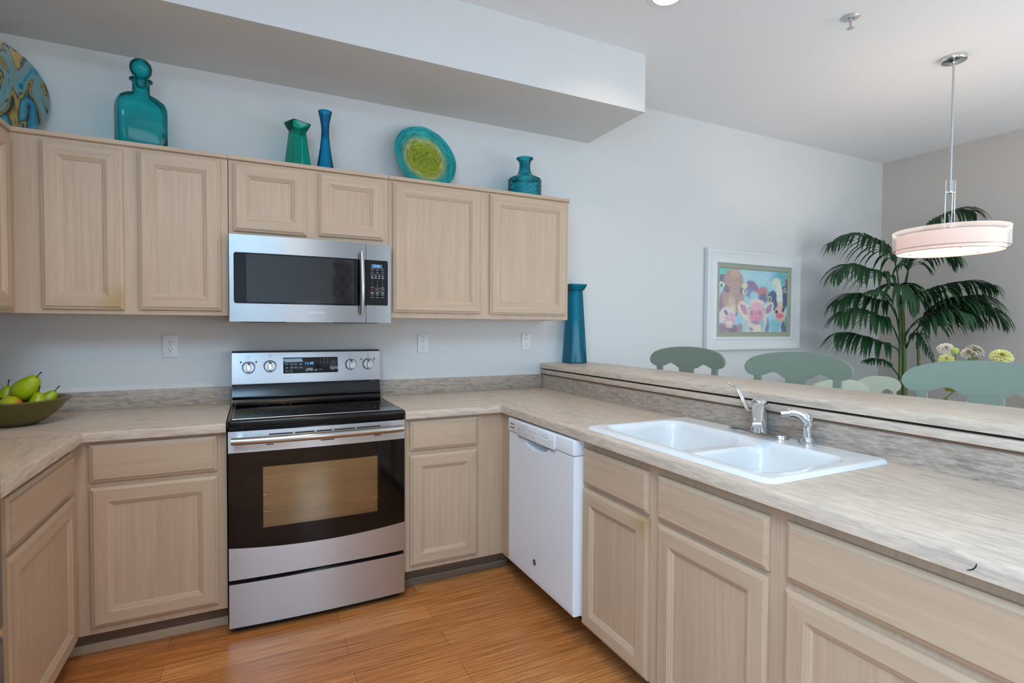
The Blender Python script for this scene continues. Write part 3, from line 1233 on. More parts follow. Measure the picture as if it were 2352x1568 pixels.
# ------------------------------------------------------------------ the dishwasher (door looks at -x)
t = thing('dishwasher', 'white dishwasher in the peninsula next to the sink cabinet', 'dishwasher', (1.55, -1.05, 0))
DY0, DY1, DX = -1.361, -.748, 1.270
b = B()
box(b, 1.335, 1.86, DY0 + .004, DY1 - .004, .11, .868)
obj('body', b, APPL, t)
b = B()
ny, nz = 64, 72
zt, zl = .7985, .138
grid = []


def scoop(y, z):
    u, v = (y + 1.036) / .118, (.802 - z) / .046
    q = u * u + max(v, 0) ** 2
    return .034 * max(0, 1 - q) ** .55 if q < 1 else 0


ysg = [DY0 + .006 + (DY1 - DY0 - .012) * k / ny for k in range(ny + 1)]
zsg = [zl + .006 + (zt - zl - .012) * (1 - (1 - k / nz) ** 2.2) for k in range(nz + 1)]
vv = [[b.verts.new((DX + scoop(y, z), y, z)) for y in ysg] for z in zsg]
for j in range(nz):
    for i in range(ny):
        b.faces.new((vv[j][i], vv[j][i + 1], vv[j + 1][i + 1], vv[j + 1][i]))
loop = [vv[0][i] for i in range(ny)] + [vv[j][ny] for j in range(nz)] + [vv[nz][i] for i in range(ny, 0, -1)] + [vv[j][0] for j in range(nz, 0, -1)]


def grow(v, d, x):
    y, z = v.co.y, v.co.z
    y += d if y > (ysg[-1] - 1e-5) else (-d if y < ysg[0] + 1e-5 else 0)
    z += d if z > (zsg[-1] - 1e-5) else (-d if z < zsg[0] + 1e-5 else 0)
    return b.verts.new((x + (scoop(v.co.y, v.co.z) if abs(v.co.z - zsg[-1]) < 1e-5 else 0), y, z))


l1 = [grow(v, .004, DX + .0015) for v in loop]
l2 = [grow(v, .006, DX + .006) for v in loop]
l3 = [b.verts.new((1.333, v.co.y, v.co.z)) for v in l2]
for a, c in ((loop, l1), (l1, l2), (l2, l3)):
    for i in range(len(a)):
        j = (i + 1) % len(a)
        b.faces.new((a[i], a[j], c[j], c[i]))
b.faces.new(l3)
dd = obj('door', b, APPL, t)
b = B()
box(b, DX - .004, 1.333, DY0, DY1, .8005, .866, .005, 3)
cpn = obj('control_panel', b, APPL, t)
b = B()
box(b, DX - .008, DX - .0035, -1.215, -.856, .7955, .861, .002)
ins = obj('control_strip', b, APPL, cpn)
fd = lambda u, v, n: Vector((DX - .0083 - n, -u, v))
for y, z, r in [(y, .838, .0022) for y in (.925, .933, .941)] + [(y, .838, .0032) for y in (.985, 1.013, 1.041, 1.069, 1.10, 1.118, 1.136, 1.154)] + [(1.178, .827, .0032)]:
    b = B()
    disc(b, fd, y, z, r, k=10)
    obj('indicator_light', b, PRINTG, ins)
b = B()
for y0, y1, z in ((.905, .935, .850), (.945, .965, .850), (.872, .895, .836), (.872, .888, .829), (.93, .97, .817), (.99, 1.02, .822), (1.01, 1.04, .815), (1.09, 1.11, .850), (1.12, 1.165, .850), (1.09, 1.115, .820), (1.12, 1.15, .820), (1.155, 1.18, .814), (1.19, 1.205, .826)):
    quad(b, fd, y0, y1, z - .001, z + .001)
obj('printed_legend', b, mat('faint_print', (190, 194, 200), .6), ins)
b = B()
for z in (.842, .824):
    for k in range(5):
        y = .775 + k * .0095
        quad(b, lambda u, v, n: Vector((DX - .0043, -u, v)), y, y + .006, z - .0035, z + .0035)
obj('vent_holes', b, SLOT, cpn)
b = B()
box(b, DX - .0078, DX + .012, -1.212, -.858, .7940, .7954)  # dark strip standing in for the shadow under the control strip
obj('under_lip_shadow', b, DARK, cpn)
fe = lambda u, v, n: Vector((DX - n, -1.03 - u, .234 + v))
b = B()
loft(b, [[fe(r * math.cos(2 * PI * k / 28), r * math.sin(2 * PI * k / 28), n) for k in range(28)] for r, n in ((.0150, 0), (.0150, .002), (.0135, .003))])
bd = obj('badge', b, SATIN, dd)
b = B()
loft(b, [[fe(r * math.cos(2 * PI * k / 28), r * math.sin(2 * PI * k / 28), n) for k in range(28)] for r, n in ((.0122, .0029), (.0122, .0032))])
obj('badge_face', b, mat('badge_grey', (84, 78, 84), .4), bd)
b = B()
text(b, 'GE', .0145, lambda u, v, n: fe(u, v, n + .0034))
obj('badge_monogram', b, PRINT, bd)
b = B()
box(b, 1.43, 1.45, DY0 + .004, DY1 - .004, .002, .109)
obj('kick_plate', b, DARK, t)

# ------------------------------------------------------------------ the refrigerator at the left edge
t = thing('refrigerator', 'dark stainless refrigerator, only a sliver at the left edge of the photo', 'refrigerator', (-.75, -2.2, 0))
b = B()
box(b, -1.10, -.435, -2.62, -1.76, .03, 1.76, .006)
obj('body', b, mat('fridge_side_grey', (70, 70, 72), .45), t)
for z0, z1, nm in ((.70, 1.75, 'door'), (.06, .69, 'freezer_drawer')):
    b = B()
    box(b, -.428, -.362, -2.62, -1.748, z0, z1, .012, 3)
    p = obj(nm, b, STEELV, t)
    b = B()
    if nm == 'door':
        tube(b, [(-.33, -2.5, .85), (-.318, -2.5, 1.0), (-.318, -2.5, 1.5), (-.33, -2.5, 1.65)], .012)
        for z in (.87, 1.63):
            cyl(b, (-.365, -2.5, z), (-.325, -2.5, z), .009)
    else:
        tube(b, [(-.318, -2.52, .585), (-.318, -1.80, .585)], .012)
        for y in (-2.47, -1.86):
            cyl(b, (-.365, y, .585), (-.325, y, .585), .009)
    obj('handle', b, CHROME, p)
for x in (-1.0, -.5):
    for y in (-2.5, -1.85):
        b = B()
        cyl(b, (x, y, 0), (x, y, .032), .02)
        obj('foot', b, BLACKM, t)

# ------------------------------------------------------------------ wall outlets
for x0, x1, z0, z1, lab in ((-.309, -.240, 1.161, 1.276, 'white duplex wall outlet left of the stove'), (1.006, 1.0745, 1.1645, 1.277, 'white duplex wall outlet between stove and bar, nearer the stove'), (1.720, 1.7865, 1.171, 1.285, 'white duplex wall outlet nearest the bar ledge')):
    cx, cz = (x0 + x1) / 2, (z0 + z1) / 2
    t = thing('wall_outlet', lab, 'outlet', (cx, 0, cz), 'white duplex outlets')
    b = B()
    box(b, x0, x1, -.0065, -.0005, z0, z1, .003)
    obj('cover_plate', b, PLASTIC, t)
    fo = lambda u, v, n, cx=cx, cz=cz: Vector((cx + u, -.0065 - n, cz + v))
    for dz in (.0195, -.0195):
        b = B()
        poly = []
        for k in range(32):
            a = 2 * PI * k / 32
            poly.append((.0172 * math.cos(a), dz + max(-.0135, min(.0135, .0172 * math.sin(a)))))
        loft(b, [[fo(u * s, dz + (v - dz) * s, n) for u, v in poly] for s, n in ((1, 0), (1, .001), (.96, .0016))])
        rc = obj('receptacle', b, PLASTIC, t)
        b = B()
        for s, hh_ in ((-1, .0042), (1, .0035)):
            quad(b, lambda u, v, n: fo(u, v, n + .0016), s * .0063 - .0011, s * .0063 + .0011, dz + .0035 - hh_, dz + .0035 + hh_)
        disc(b, lambda u, v, n: fo(u, v, n + .0016), 0, dz - .0075, .0026, k=10)
        obj('socket_slots', b, SLOT, rc)
    b = B()
    disc(b, fo, 0, 0, .002, .0006)
    obj('screw', b, SATIN, t)
    if lab.startswith('white duplex wall outlet between') or 'bar' in lab:
        b = B()
        quad(b, fo, -.011, .011, .0425, .0450)
        obj('printed_legend', b, PRINTG, t)

# ------------------------------------------------------------------ sink, faucet, sprayer
def sdf_rr(x, y, x0, x1, y0, y1, r):
    """inside distance to a rounded rectangle (positive inside)"""
    cx, cy = (x0 + x1) / 2, (y0 + y1) / 2
    dx, dy = abs(x - cx) - (x1 - x0) / 2 + r, abs(y - cy) - (y1 - y0) / 2 + r
    return -(math.hypot(max(dx, 0), max(dy, 0)) + min(max(dx, dy), 0) - r)


sm = lambda t: (lambda q: q * q * (3 - 2 * q))(max(0, min(1, t)))
t = thing('kitchen_sink', 'white enamel double bowl drop-in sink in the peninsula countertop', 'sink', (1.588, -1.798, ZT))
bm = B()
nx, ny, rc = 96, 140, .035
LXs, LYs = SX1 - SX0, SY1 - SY0


def sink_z(x, y):
    d = sdf_rr(x, y, SX0, SX1, SY0, SY1, rc)
    q = max(0, 1 - d / .016)
    z = ZT + .0005 + .0125 * math.sqrt(max(0, 1 - q * q))
    bx0, bx1 = SX0 + .040, SX1 - .118
    u = sdf_rr(x, y, bx0, bx1, SY0 + .045, SY1 - .045, .07)
    z -= .022 * sm(u / .03)
    for y0, y1 in ((-1.800, SY1 - .052), (SY0 + .052, -1.846)):
        s = sdf_rr(x, y, bx0 + .006, bx1 - .006, y0, y1, .075)
        z -= .150 * sm(s / .052)
    return z


vv = []
for j in range(ny + 1):
    row = []
    for i in range(nx + 1):
        x, y = SX0 + LXs * i / nx, SY0 + LYs * j / ny
        # pull the grid's corners onto the rounded outline
        for cx, sx in ((SX0 + rc, -1), (SX1 - rc, 1)):
            for cy, sy in ((SY0 + rc, -1), (SY1 - rc, 1)):
                a, c = (x - cx) * sx / rc, (y - cy) * sy / rc
                if a > 0 and c > 0:
                    x, y = cx + sx * rc * a * math.sqrt(1 - c * c / 2), cy + sy * rc * c * math.sqrt(1 - a * a / 2)
        row.append(bm.verts.new((x, y, sink_z(x, y))))
    vv.append(row)
for j in range(ny):
    for i in range(nx):
        bm.faces.new((vv[j][i], vv[j][i + 1], vv[j + 1][i + 1], vv[j + 1][i]))
bmesh.ops.recalc_face_normals(bm, faces=bm.faces)
if sum(f.normal.z for f in bm.faces) < 0:
    bmesh.ops.reverse_faces(bm, faces=bm.faces)
obj('basin', bm, WHITE, t, ang=80)
for y in (-1.6, -2.015):
    b = B()
    lathe(b, [(.042, .7555), (.042, .758), (.034, .757), (.02, .7525), (.001, .7525)], (1.55, y, 0), n=28, cap0=False)
    obj('drain', b, CHROME, t)

t = thing('faucet', 'chrome single-lever faucet on the rear ledge of the sink', 'faucet', (1.815, -1.785, .926))
zd = .9274
b = B()
out = []
for k in range(40):
    a = 2 * PI * k / 40
    out.append((.030 * math.cos(a), .030 * math.sin(a) + (.095 if math.sin(a) > 0 else -.095)))
loft(b, [[(1.815 + x * s, -1.785 + y * (1 - (1 - s) * .25), z) for x, y in out] for s, z in ((1, zd), (1, zd + .010), (.93, zd + .0145), (.7, zd + .0165))])
obj('base_plate', b, CHROME, t)
b = B()
fx, fy = 1.822, -1.785
lathe(b, [(.031, zd + .011), (.031, zd + .02), (.0275, zd + .026), (.0275, zd + .105), (.0285, zd + .108), (.0285, zd + .116), (.026, zd + .126), (.017, zd + .133), (.001, zd + .135)], (fx, fy, 0), n=32)
obj('body', b, CHROME, t)
sd = Vector((-.80, -.60, 0)).normalized()
sp = [Vector((fx, fy, zd + .103)) + sd * q + Vector((0, 0, z)) for q, z in ((0, 0), (.03, .006), (.07, .003), (.11, -.010), (.150, -.030), (.172, -.044))]
b = B()
sx_ = Vector((0, 0, 1)).cross(sd)
rings = []
for i, p in enumerate(sp):
    w, hh_ = (.021, .021, .0195, .0185, .0175, .016)[i], (.016, .015, .0125, .011, .011, .010)[i]
    rings.append([p + sx_ * (w * math.copysign(abs(math.cos(a)) ** .6, math.cos(a))) + Vector((0, 0, hh_ * math.copysign(abs(math.sin(a)) ** .6, math.sin(a)))) for a in [2 * PI * k / 24 for k in range(24)]])
loft(b, rings)
so = obj('spout', b, CHROME, t)
b = B()
e = sp[-1] - sd * .014
cyl(b, e + Vector((0, 0, -.004)), e + Vector((0, 0, -.028)), .0125, .0115, 20)
obj('aerator', b, CHROME, so)
b = B()
lv = bez([(fx - .012, fy + .018, zd + .086), (fx - .006, fy + .045, zd + .083), (fx - .001, fy + .066, zd + .104), (fx + .0, fy + .088, zd + .140), (fx - .002, fy + .108, zd + .166), (fx - .006, fy + .142, zd + .178)], 8)
tube(b, lv, [.0085 - .0035 * k / (len(lv) - 1) for k in range(len(lv))], 12, flat=(1.25, .62))
obj('lever', b, CHROME, t)

t = thing('side_sprayer', 'chrome pull-out sprayer standing beside the faucet', 'sprayer', (1.815, -1.985, .926))
b = B()
lathe(b, [(.030, zd), (.030, zd + .004), (.026, zd + .009), (.0215, zd + .011), (.0215, zd + .016), (.018, zd + .022), (.015, zd + .026)], (1.815, -1.985, 0), n=28)
obj('base', b, CHROME, t)
b = B()
hp = bez([(1.815, -1.985, zd + .022), (1.815, -1.985, zd + .055), (1.816, -1.986, zd + .078), (1.806, -1.973, zd + .098), (1.790, -1.951, zd + .108), (1.776, -1.932, zd + .104)], 7)
tube(b, hp, [.0135 + .0045 * sm((k - 8) / 10) - .004 * sm((k - 18) / 8) for k in range(len(hp))], 18)
hd = obj('handle', b, CHROME, t)
b = B()
cyl(b, hp[-1] - Vector((-.006, .008, 0)), hp[-1] + Vector((-.010, .013, -.004)), .0155, .017, 20)
obj('spray_head', b, SATIN, hd)

# ------------------------------------------------------------------ glass on top of the cabinets
def shell_glass(name, tint, edge, body, mixd=.22, rough=.08):
    """thin coloured glass: tinted see-through, deeper at grazing angles, glossy"""
    m, nt, pb = new_mat(name)
    N, L = nt.nodes, nt.links
    lw = N.new('ShaderNodeLayerWeight')
    lw.inputs['Blend'].default_value = .35
    mx = N.new('ShaderNodeMix')
    mx.data_type = 'RGBA'
    mx.inputs['A'].default_value = lin(*tint)
    mx.inputs['B'].default_value = lin(*edge)
    L.new(lw.outputs['Facing'], mx.inputs['Factor'])
    tr = N.new('ShaderNodeBsdfTransparent')
    L.new(mx.outputs['Result'], tr.inputs['Color'])
    df = N.new('ShaderNodeBsdfDiffuse')
    df.inputs['Color'].default_value = lin(*body)
    tl = N.new('ShaderNodeBsdfTranslucent')
    tl.inputs['Color'].default_value = lin(*body)
    m0 = N.new('ShaderNodeMixShader')
    L.new(df.outputs[0], m0.inputs[1])
    L.new(tl.outputs[0], m0.inputs[2])
    m1 = N.new('ShaderNodeMixShader')
    m1.inputs[0].default_value = mixd
    L.new(tr.outputs[0], m1.inputs[1])
    L.new(m0.outputs[0], m1.inputs[2])
    gl = N.new('ShaderNodeBsdfGlossy')
    gl.inputs['Roughness'].default_value = rough
    fr = N.new('ShaderNodeFresnel')
    fr.inputs['IOR'].default_value = 1.33
    m2 = N.new('ShaderNodeMixShader')
    L.new(fr.outputs[0], m2.inputs[0])
    L.new(m1.outputs[0], m2.inputs[1])
    L.new(gl.outputs[0], m2.inputs[2])
    L.new(m2.outputs[0], N['Material Output'].inputs['Surface'])
    return m


TEAL = shell_glass('teal_glass', (118, 246, 246), (0, 128, 150), (0, 168, 178), .26)
TEAL2 = shell_glass('green_teal_glass', (104, 244, 226), (0, 140, 136), (0, 166, 150), .28)
BLUE = shell_glass('blue_glass', (104, 226, 250), (0, 116, 170), (0, 150, 196), .34)
DEEP = shell_glass('deep_turquoise_glass', (50, 226, 244), (0, 120, 160), (0, 160, 190), .42)
PALE = shell_glass('pale_teal_glass', (136, 238, 246), (20, 136, 160), (30, 166, 182), .32)
CT = 2.1305


def sq_ring(cx, cy, z, a, b_, p, n, rot):
    """superellipse ring"""
    c, s = math.cos(rot), math.sin(rot)
    out = []
    for k in range(n):
        t_ = 2 * PI * k / n
        x = a * math.copysign(abs(math.cos(t_)) ** (2 / p), math.cos(t_))
        y = b_ * math.copysign(abs(math.sin(t_)) ** (2 / p), math.sin(t_))
        out.append((cx + x * c - y * s, cy + x * s + y * c, z))
    return out


t = thing('glass_decanter', 'square teal glass decanter with round stopper on the left wall cabinet', 'bottle', (-.36, -.16, CT))
cx, cy, ro = -.36, -.16, math.radians(24)
b = B()
prof = [(.094, .046, 6, .004), (.098, .050, 6, .010), (.099, .051, 6, .19), (.097, .050, 6, .215), (.088, .046, 5, .238), (.066, .040, 3.4, .256), (.042, .035, 2.4, .264), (.035, .034, 2, .272), (.034, .034, 2, .322), (.036, .036, 2, .326), (.046, .046, 2, .329), (.046, .046, 2, .333), (.034, .034, 2, .335)]
loft(b, [sq_ring(cx, cy, CT + .0005, .090, .043, 6, 48, ro)] + [sq_ring(cx, cy, CT + z, a, c, p, 48, ro) for a, c, p, z in prof])
obj('body', b, TEAL, t, ang=60)
b = B()
lathe(b, [(.016, .300), (.021, .312), (.022, .336), (.014, .340), (.018, .344), (.034, .354), (.043, .372), (.045, .388), (.041, .407), (.028, .422), (.010, .430), (.001, .431)], (cx, cy, CT), n=32)
obj('stopper', b, TEAL, t)


def flared_vase(name, label, c, z0, hgt, hb, hw, hf, rot, m, zw=.80):
    b = B()
    R = []
    q = lambda z, a, p: R.append(sq_ring(c[0], c[1], z0 + z, a, a, p, 40, rot))
    q(.0005, hb * .93, 7)
    q(.006, hb, 8)
    for k in range(1, 9):
        f = k / 8
        q(.006 + (zw * hgt - .006) * f, hb + (hw - hb) * f, 8 - 3 * f)
    q(hgt * (zw + .035), hw * .99, 4.5)
    q(hgt * (zw + .35 * (1 - zw)), hw + (hf - hw) * .30, 5)
    q(hgt * (zw + .75 * (1 - zw)), hw + (hf - hw) * .80, 7)
    q(hgt, hf, 8)
    q(hgt - .002, hf - .006, 8)
    q(hgt * (zw + .55 * (1 - zw)), hw + (hf - hw) * .42, 6)
    q(hgt * (zw + .02), hw - .007, 4.5)
    loft(b, R)
    return tag(obj(name, b, m, None, (c[0], c[1], z0), ang=25), label, 'vase')


flared_vase('glass_vase', 'short green teal glass vase with flared square mouth above the microwave', (.318, -.15), CT, .253, .054, .036, .052, math.radians(28), TEAL2)
flared_vase('glass_vase', 'tall turquoise square glass vase on the end of the raised bar ledge', (2.092, -.078), 1.0825, .537, .067, .044, .065, math.radians(-4), DEEP, .885)
b = B()
lathe(b, [(.044, .0005), (.048, .006), (.046, .03), (.036, .09), (.027, .15), (.0215, .20), (.020, .235), (.0225, .275), (.030, .315), (.036, .338), (.0355, .340), (.028, .312), (.018, .25), (.014, .2)], (.456, -.15, CT), n=32)
tag(obj('glass_vase', b, BLUE, None, (.456, -.15, CT), ang=60), 'slender blue glass bud vase with narrow waist above the microwave', 'vase')
b = B()
n = 72
rings = []
for k in range(26):
    z = .004 + .122 * k / 25
    rings.append([(1.66 + (.106 + .0022 * math.sin(12 * 2 * PI * i / n + (k // 3 % 2) * PI) * math.sin(PI * (k % 3 + .5) / 3)) * math.cos(2 * PI * i / n), -.15 + (.106 + .0022 * math.sin(12 * 2 * PI * i / n + (k // 3 % 2) * PI) * math.sin(PI * (k % 3 + .5) / 3)) * math.sin(2 * PI * i / n), CT + z) for i in range(n)])
pr = [(.100, .133), (.080, .142), (.058, .153), (.044, .170), (.036, .19), (.034, .215), (.036, .238), (.044, .252), (.053, .259), (.054, .264), (.047, .2665), (.038, .255), (.030, .235), (.028, .2)]
rings = [[(1.66 + .10 * math.cos(2 * PI * i / n), -.15 + .10 * math.sin(2 * PI * i / n), CT + .0005) for i in range(n)]] + rings
rings += [[(1.66 + r * math.cos(2 * PI * i / n), -.15 + r * math.sin(2 * PI * i / n), CT + z) for i in range(n)] for r, z in pr]
loft(b, rings)
tag(obj('glass_vase', b, PALE, None, (1.66, -.15, CT), ang=60), 'small pale teal bottle vase with bubbled glass base on the wide wall cabinet', 'vase')


def foil_mat():
    m, nt, pb = new_mat('spiral_foil_glass')
    N, L = nt.nodes, nt.links
    tc = N.new('ShaderNodeTexCoord')
    sep = N.new('ShaderNodeSeparateXYZ')
    L.new(tc.outputs['Object'], sep.inputs[0])
    cmb = N.new('ShaderNodeCombineXYZ')
    L.new(sep.outputs[0], cmb.inputs[0])
    L.new(sep.outputs[1], cmb.inputs[1])
    ln = N.new('ShaderNodeVectorMath')
    ln.operation = 'LENGTH'
    L.new(cmb.outputs[0], ln.inputs[0])
    at = N.new('ShaderNodeMath')
    at.operation = 'ARCTAN2'
    L.new(sep.outputs[1], at.inputs[0])
    L.new(sep.outputs[0], at.inputs[1])
    # wobble the rings
    wn = N.new('ShaderNodeTexNoise')
    wn.inputs['Scale'].default_value = 14
    L.new(tc.outputs['Object'], wn.inputs['Vector'])
    ma = N.new('ShaderNodeMath')
    ma.operation = 'MULTIPLY_ADD'
    ma.inputs[1].default_value = .03
    L.new(wn.outputs['Fac'], ma.inputs[0])
    L.new(ln.outputs['Value'], ma.inputs[2])
    pol = N.new('ShaderNodeCombineXYZ')
    m1 = N.new('ShaderNodeMath')
    m1.operation = 'MULTIPLY'
    m1.inputs[1].default_value = 170
    L.new(ma.outputs[0], m1.inputs[0])
    m2 = N.new('ShaderNodeMath')
    m2.operation = 'MULTIPLY'
    m2.inputs[1].default_value = 2.2
    L.new(at.outputs[0], m2.inputs[0])
    L.new(m1.outputs[0], pol.inputs[0])
    L.new(m2.outputs[0], pol.inputs[1])
    nz = N.new('ShaderNodeTexNoise')
    nz.inputs['Scale'].default_value = 1
    nz.inputs['Detail'].default_value = 5
    L.new(pol.outputs[0], nz.inputs['Vector'])
    cr = N.new('ShaderNodeValToRGB')
    e = cr.color_ramp.elements
    e[0].position, e[0].color = 0, lin(150, 170, 40)
    e[1].position, e[1].color = 1, lin(0, 168, 176)
    for p, c in ((.50, (172, 186, 50)), (.64, (190, 202, 130)), (.74, (50, 180, 168)), (.9, (0, 176, 182))):
        q = e.new(p)
        q.color = lin(*c)
    m3 = N.new('ShaderNodeMath')
    m3.operation = 'MULTIPLY'
    m3.inputs[1].default_value = 4.6
    L.new(ma.outputs[0], m3.inputs[0])
    L.new(m3.outputs[0], cr.inputs['Fac'])
    vr = N.new('ShaderNodeMapRange')
    vr.inputs['From Min'].default_value = .3
    vr.inputs['From Max'].default_value = .7
    vr.inputs['To Min'].default_value = .30
    vr.inputs['To Max'].default_value = 1.35
    L.new(nz.outputs['Fac'], vr.inputs['Value'])
    mx = N.new('ShaderNodeMix')
    mx.data_type = 'RGBA'
    mx.blend_type = 'MULTIPLY'
    mx.inputs['Factor'].default_value = 1
    L.new(cr.outputs['Color'], mx.inputs['A'])
    L.new(vr.outputs['Result'], mx.inputs['B'])
    L.new(mx.outputs['Result'], pb.inputs['Base Color'])
    pb.inputs['Metallic'].default_value = .35
    pb.inputs['Roughness'].default_value = .16
    pb.inputs['Coat Weight'].default_value = .6
    bp = N.new('ShaderNodeBump')
    bp.inputs['Strength'].default_value = .9
    bp.inputs['Distance'].default_value = .004
    L.new(nz.outputs['Fac'], bp.inputs['Height'])
    L.new(bp.outputs['Normal'], pb.inputs['Normal'])
    return m


def swirl_mat():
    m, nt, pb = new_mat('marbled_teal_gold')
    N, L = nt.nodes, nt.links
    tc = N.new('ShaderNodeTexCoord')
    mp = N.new('ShaderNodeMapping')
    mp.inputs['Rotation'].default_value = (0, 0, math.radians(28))
    mp.inputs['Scale'].default_value = (10, 3.6, 5)
    L.new(tc.outputs['Object'], mp.inputs['Vector'])
    nz = N.new('ShaderNodeTexNoise')
    nz.inputs['Scale'].default_value = 1
    nz.inputs['Detail'].default_value = 2.5
    nz.inputs['Distortion'].default_value = 1.4
    L.new(mp.outputs[0], nz.inputs['Vector'])
    cr = N.new('ShaderNodeValToRGB')
    cr.color_ramp.interpolation = 'EASE'
    e = cr.color_ramp.elements
    e[0].position, e[0].color = .22, lin(0, 120, 150)
    e[1].position, e[1].color = .80, lin(0, 130, 150)
    for p, c in ((.30, (30, 96, 120)), (.34, (20, 130, 150)), (.39, (110, 148, 152)), (.44, (122, 140, 132)), (.455, (30, 60, 70)), (.475, (176, 146, 76)), (.505, (120, 104, 60)), (.52, (44, 44, 40)), (.54, (20, 118, 146)), (.60, (84, 140, 150)), (.65, (160, 150, 110)), (.68, (40, 80, 90)), (.72, (190, 196, 196))):
        q = e.new(p)
        q.color = lin(*c)
    L.new(nz.outputs['Fac'], cr.inputs['Fac'])
    L.new(cr.outputs['Color'], pb.inputs['Base Color'])
    pb.inputs['Roughness'].default_value = .12
    pb.inputs['Coat Weight'].default_value = .5
    return m


def plate(name, label, c, r, az, el, m, wob, depth, rimm):
    az, el = math.radians(az), math.radians(el)
    nrm = Vector((math.sin(az) * math.cos(el), -math.cos(az) * math.cos(el), math.sin(el)))
    b = B()
    n = 96
    prof = [(.02, -depth), (.25, -depth), (.45, -depth * .93), (.65, -depth * .72), (.85, -depth * .34), (1, 0), (1.0, -.004), (.84, -depth * .34 - .006), (.64, -depth * .72 - .006), (.4, -depth - .006), (.02, -depth - .006)]
    rings = []
    for f, z in prof:
        rings.append([((r * f * (1 + wob * f * (.5 * math.sin(5 * a + 1) + .5 * math.sin(9 * a))) * math.cos(a)), (r * f * (1 + wob * f * (.5 * math.sin(5 * a + 1) + .5 * math.sin(9 * a))) * math.sin(a)), z) for a in [2 * PI * k / n for k in range(n)]])
    loft(b, rings)
    o = obj(name, b, m, None, (0, 0, 0), ang=60)
    o.location = c
    o.rotation_euler = nrm.to_track_quat('Z', 'Y').to_euler()
    tag(o, label, 'plate')
    return o


plate('decorative_plate', 'round teal and lime spiral glass plate leaning on the wall above the cabinets', (1.034, -.085, 2.3305), .199, 9, 14.3, foil_mat(), .012, .026, None)
plate('decorative_plate', 'large round marbled teal and gold plate cut off by the left photo edge', (-.905, -.150, 2.3505), .215, 35, 8, swirl_mat(), 0, .03, None)

# ------------------------------------------------------------------ fruit bowl
OLIVE = mat('olive_lacquer', (96, 88, 36), .35, var=.08, vscale=6)
BC = (-.776, -.345)
b = B()
lathe(b, [(.062, .0008), (.068, .002), (.105, .022), (.142, .055), (.168, .088), (.184, .104), (.183, .107), (.168, .1075), (.154, .092), (.13, .062), (.095, .032), (.06, .018), (.001, .016)], (BC[0], BC[1], ZT), n=72)
o = obj('fruit_bowl', b, OLIVE, None, (BC[0], BC[1], ZT), ang=60)
tag(o, 'wide olive brown bowl of pears on the left countertop', 'bowl')
PEARY = None


def pear_mat(name, c1, c2, blush=None):
    m, nt, pb = new_mat(name)
    N, L = nt.nodes, nt.links
    tc = N.new('ShaderNodeTexCoord')
    nz = N.new('ShaderNodeTexNoise')
    nz.inputs['Scale'].default_value = 16
    L.new(tc.outputs['Object'], nz.inputs['Vector'])
    cr = N.new('ShaderNodeValToRGB')
    cr.color_ramp.elements[0].position = .35
    cr.color_ramp.elements[0].color = lin(*c2)
    cr.color_ramp.elements[1].position = .65
    cr.color_ramp.elements[1].color = lin(*c1)
    L.new(nz.outputs['Fac'], cr.inputs['Fac'])
    out = cr.outputs['Color']
    if blush:
        sp_ = N.new('ShaderNodeSeparateXYZ')
        L.new(tc.outputs['Object'], sp_.inputs[0])
        rr = N.new('ShaderNodeMapRange')
        rr.inputs['From Min'].default_value = .012
        rr.inputs['From Max'].default_value = .034
        L.new(sp_.outputs[blush[1]], rr.inputs['Value'])
        mx = N.new('ShaderNodeMix')
        mx.data_type = 'RGBA'
        mx.inputs['B'].default_value = lin(*blush[0])
        L.new(rr.outputs['Result'], mx.inputs['Factor'])
        L.new(out, mx.inputs['A'])
        out = mx.outputs['Result']
    L.new(out, pb.inputs['Base Color'])
    pb.inputs['Roughness'].default_value = .32
    return m


PEAR = pear_mat('pear_green', (166, 184, 20), (140, 164, 8))
PEARY = pear_mat('pear_yellow', (200, 196, 30), (176, 180, 20))
PEARB = pear_mat('pear_blushed', (192, 192, 50), (166, 178, 20), ((196, 96, 16), 0))
TWIG = mat('dark_twig', (44, 30, 38), .6)
# (centre, axis towards the stem, scale, material, label)
for c, ax, s, m_, lab in (
        ((-.728, -.366, 1.066), (.62, -.25, .78), 1.12, PEAR, 'big green pear lying on top of the heap in the bowl'),
        ((-.756, -.432, 1.006), (.72, -.62, -.02), .90, PEARB, 'yellow pear with an orange blush at the front of the bowl'),
        ((-.832, -.412, 1.003), (.55, -.4, .35), .86, PEARY, 'yellow pear at the front left of the bowl'),
        ((-.686, -.396, 1.008), (.05, .0, 1), .80, PEAR, 'small green upright pear at the right front of the bowl'),
        ((-.674, -.318, 1.012), (.5, -.1, .7), .78, PEAR, 'green pear at the right, behind the small upright pear'),
        ((-.805, -.320, 1.030), (.1, -.1, 1), .84, PEAR, 'dark green pear at the back left, stem up, behind the big pear'),
        ((-.735, -.285, .995), (-.2, .3, .9), .86, PEAR, 'green pear under the big pear, mostly hidden')):
    t = thing('pear', lab, 'pear', c, 'pears in the olive bowl')
    b = B()
    pr = [(.004, -.047), (.018, -.046), (.031, -.038), (.038, -.024), (.040, -.010), (.037, .006), (.031, .020), (.025, .032), (.020, .042), (.015, .049), (.007, .053), (.001, .052)]
    lathe(b, [(r * s, z * s) for r, z in pr], c, ax, 28)
    obj('flesh', b, m_, t, ang=70)
    b = B()
    d_ = Vector(ax).normalized()
    p0 = Vector(c) + d_ * .050 * s
    tube(b, [p0, p0 + d_ * .012 + Vector((.001, 0, .002)), p0 + d_ * .022 + Vector((.004, 0, .005))], [.0018, .0016, .0028], 8)
    obj('stem', b, TWIG, t)

